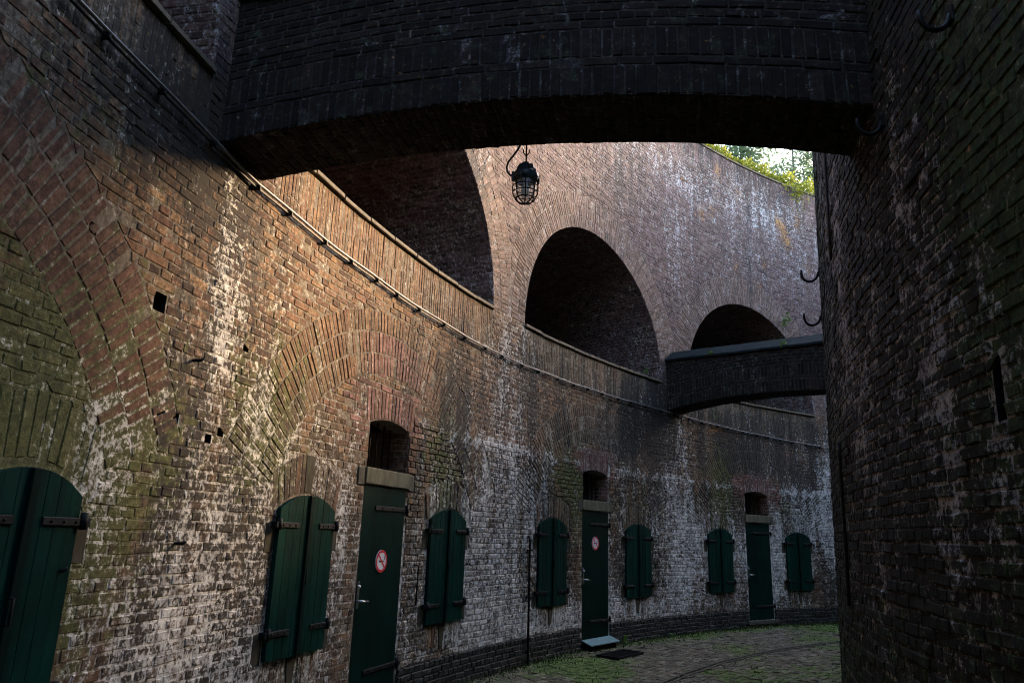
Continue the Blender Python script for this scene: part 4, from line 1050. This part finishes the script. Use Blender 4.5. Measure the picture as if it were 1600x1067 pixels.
mb = MB(); us = np.linspace(.2 * BETA * 18, 3.9 * BETA * 18, 130)
for a, d in ((17.935, 17.975), (18.025, 18.065)):
    for i in range(129):
        mb.add([G(us[i], a, .012), G(us[i + 1], a, .012), G(us[i + 1], d, .012), G(us[i], d, .012), G(us[i], a, -.05), G(us[i + 1], a, -.05), G(us[i + 1], d, -.05), G(us[i], d, -.05)], [(0, 3, 2, 1), (0, 1, 5, 4), (2, 3, 7, 6)])
tag(mb.build('gutter_kerb', m_stone), 'twin narrow kerb lines curving along the middle of the paving', 'gutter')

# leafy stuff ---------------------------------------------------------------
def leaves(P, size, up=None, spread=1.0, aspect=.55):
    """leaf-shaped quads at points P"""
    n = len(P); d = rng.normal(0, 1, (n, 3)) * spread
    if up is not None: d += np.array(up)
    d /= np.linalg.norm(d, axis=1, keepdims=True)
    s = np.cross(d, rng.normal(0, 1, (n, 3))); s /= np.linalg.norm(s, axis=1, keepdims=True)
    L = (size * (.6 + .8 * rng.random(n)))[:, None]
    V = np.stack([P, P + d * L * .5 + s * L * aspect * .5, P + d * L, P + d * L * .5 - s * L * aspect * .5], 1)
    F = np.arange(n * 4).reshape(-1, 4)
    bc = np.repeat(np.stack([rng.random(n), rng.random(n), rng.random(n), np.ones(n)], -1), 4, 0)
    return V.reshape(-1, 3), F, bc
def leafobj(name, P, size, mat, parent=None, **k):
    V, F, bc = leaves(P, size, **k); return new_obj(name, mesh_np(name, V, F, {'bc': bc}), mat, parent)
n = 9000
u = rng.uniform(.9 * BETA * 18, 3.6 * BETA * 18, n); e = rng.random(n)
r = np.where(e < .45, 19.96 - rng.exponential(.12, n), np.where(e < .75, 15.72 + rng.exponential(.14, n), rng.uniform(15.8, 19.8, n)))
st = gstain(u, r); k = rng.random(n) < np.clip(st[:, 1] * 1.3 - .15, 0, 1)
leafobj('moss_and_grass', G(u[k], r[k], -.004), .045, m_moss, ground, up=(0, 0, 1.2), spread=.6, aspect=.35)['kind'] = 'stuff'

# grassy rim and bank on top of the wall
V = []; rs = [20.5, 20.9, 24, 30, 45, 80]; nb = 160
for i in range(nb):
    a = PHI + 2 * math.pi * i / nb
    for r in rs: V.append((-r * math.cos(a), r * math.sin(a), TOP - .03 + .12 * min(1, max(0, r - 20.7)) + .3 * min(1, max(0, (r - 21) / 4))))
F = [(i * 6 + j, i * 6 + j + 1, ((i + 1) % nb) * 6 + j + 1, ((i + 1) % nb) * 6 + j) for i in range(nb) for j in range(5)]
bank = new_obj('grass_bank', mesh_np('grass_bank', V, F), simple('bank_grass', (.06, .085, .02), .95, .1, 0, .4, 8, .8)); bank['kind'] = 'structure'
n = 16000; s_ = rng.uniform(2.3 * BAY, 4.1 * BAY, n); hgt = (.08 + .75 * fbm(s_ * 2.2, s_ * 0, 411) ** 1.8)
dep = rng.exponential(.18, n); zz = TOP + .01 + rng.random(n) ** 1.3 * hgt * np.exp(-dep * .5); off = .02 - dep
P = W(s_, zz, off)
rim = leafobj('wall_top_plants', P, .065, m_sedum, None, up=(.05, -.05, .35), spread=.8, aspect=.5)
tag(rim, 'yellow green low plants growing along the top edge of the wall', 'plants', kind='stuff')
n = 260; s_ = 3.40 * BAY + rng.normal(0, .22, n); P = W(s_, TOP - rng.exponential(.16, n), .05 + .03 * rng.random(n))
leafobj('trailing_plants', P, .06, m_sedum, None, up=(0, 0, -.6), spread=.7)['kind'] = 'stuff'; tag(bpy.context.scene.objects['trailing_plants'], 'small plants trailing over the wall top at the right', 'plants')

def weed(P0, h, n, label, size=.05):
    P0 = np.array(P0); e = empty('weed', tuple(P0), label, 'weed', 'weeds on the masonry')
    k = max(3, n // 12); pts = []; mb = MB()
    for i in range(k):
        d = np.array([rng.normal(0, .45), rng.normal(0, .45), 1.0]); L = h * (.5 + .5 * rng.random())
        a = P0 + np.array([rng.normal(0, .02), rng.normal(0, .02), 0]); b = a + d * L / np.linalg.norm(d)
        mb.tube([a, (a + b) / 2 + np.array([0, 0, .01]), b], .003, 4)
        for t in np.linspace(.3, 1, n // k): pts.append(a + (b - a) * t)
    mb.build('stem', m_weed, e); leafobj('leaf_cluster', np.array(pts), size, m_weed, e, up=(0, 0, .4), spread=.8)
weed(G(2.13 * BETA * 18, 19.86, 0), .16, 40, 'leafy weed at the wall foot right of the middle door')
weed(G(2.42 * BETA * 18, 19.9, 0), .08, 24, 'tiny weed at the wall foot left of the far door group')
weed(W(3.235 * BAY, 7.0, .02), .5, 70, 'green sprig growing from the far gallery arch', .10)
weed(W(2.31 * BAY, 4.97, .03), .10, 30, 'weed on the parapet coping left of the far arch')
weed(radB * 17.4 + tanB * -.33 + np.array([0, 0, float(btop(17.4)) - .10]), .12, 40, 'weed under the coping of the far arch, near the tower')
weed(radB * 18.9 + tanB * -.33 + np.array([0, 0, float(btop(18.9)) - .10]), .10, 40, 'weed under the coping of the far arch, near the wall')

# ------------------------------------------------------------------ trees on the bank
def tree(x, y, h, cr, nl, label):
    z0 = TOP + .35; e = empty('tree', (x, y, z0), label, 'tree', 'trees on the bank')
    mb = MB(); tip = Vector((x + rng.normal(0, .4), y + rng.normal(0, .4), z0 + h * .8))
    base = Vector((x, y, z0 - .3)); pts = [base.lerp(tip, t) + Vector((rng.normal(0, .1), rng.normal(0, .1), 0)) * t for t in np.linspace(0, 1, 7)]
    mb.tube(pts, [.20 * (1 - .8 * t) for t in np.linspace(0, 1, 7)], 8)
    cl = []
    for k in range(26):
        t = .15 + .85 * rng.random(); p = base.lerp(tip, t); az = rng.random() * 6.28; L = cr * (.45 + .6 * rng.random()) * (1.1 - .5 * t)
        q = p + Vector((math.cos(az) * L, math.sin(az) * L, L * (.2 + .5 * rng.random())))
        m_ = p.lerp(q, .5) + Vector((0, 0, .1 * L)); mb.tube([p, m_, q], [.05 * (1.2 - t), .03 * (1.2 - t), .012], 5)
        cl += [(q, .5), (m_, .4), (p.lerp(q, .8), .5)]
    mb.build('trunk', m_bark, e)
    P = []
    for q, s in cl:
        kk = nl // len(cl); P.append(np.array(q) + rng.normal(0, s * cr * .24, (kk, 3)) * np.array([1, 1, .7]))
    leafobj('crown', np.concatenate(P), .16, m_leaf, e, up=(0, 0, -.1), spread=1)
tree(-8.0, 28.5, 9.0, 3.3, 12000, 'pale green tree above the wall top, left in the sky gap')
tree(-4.3, 30.5, 10.8, 3.6, 13000, 'pale green tree above the wall top, right in the sky gap')
tree(-4.5, 38.0, 15.0, 4.8, 14000, 'farther tree filling the middle of the sky gap')
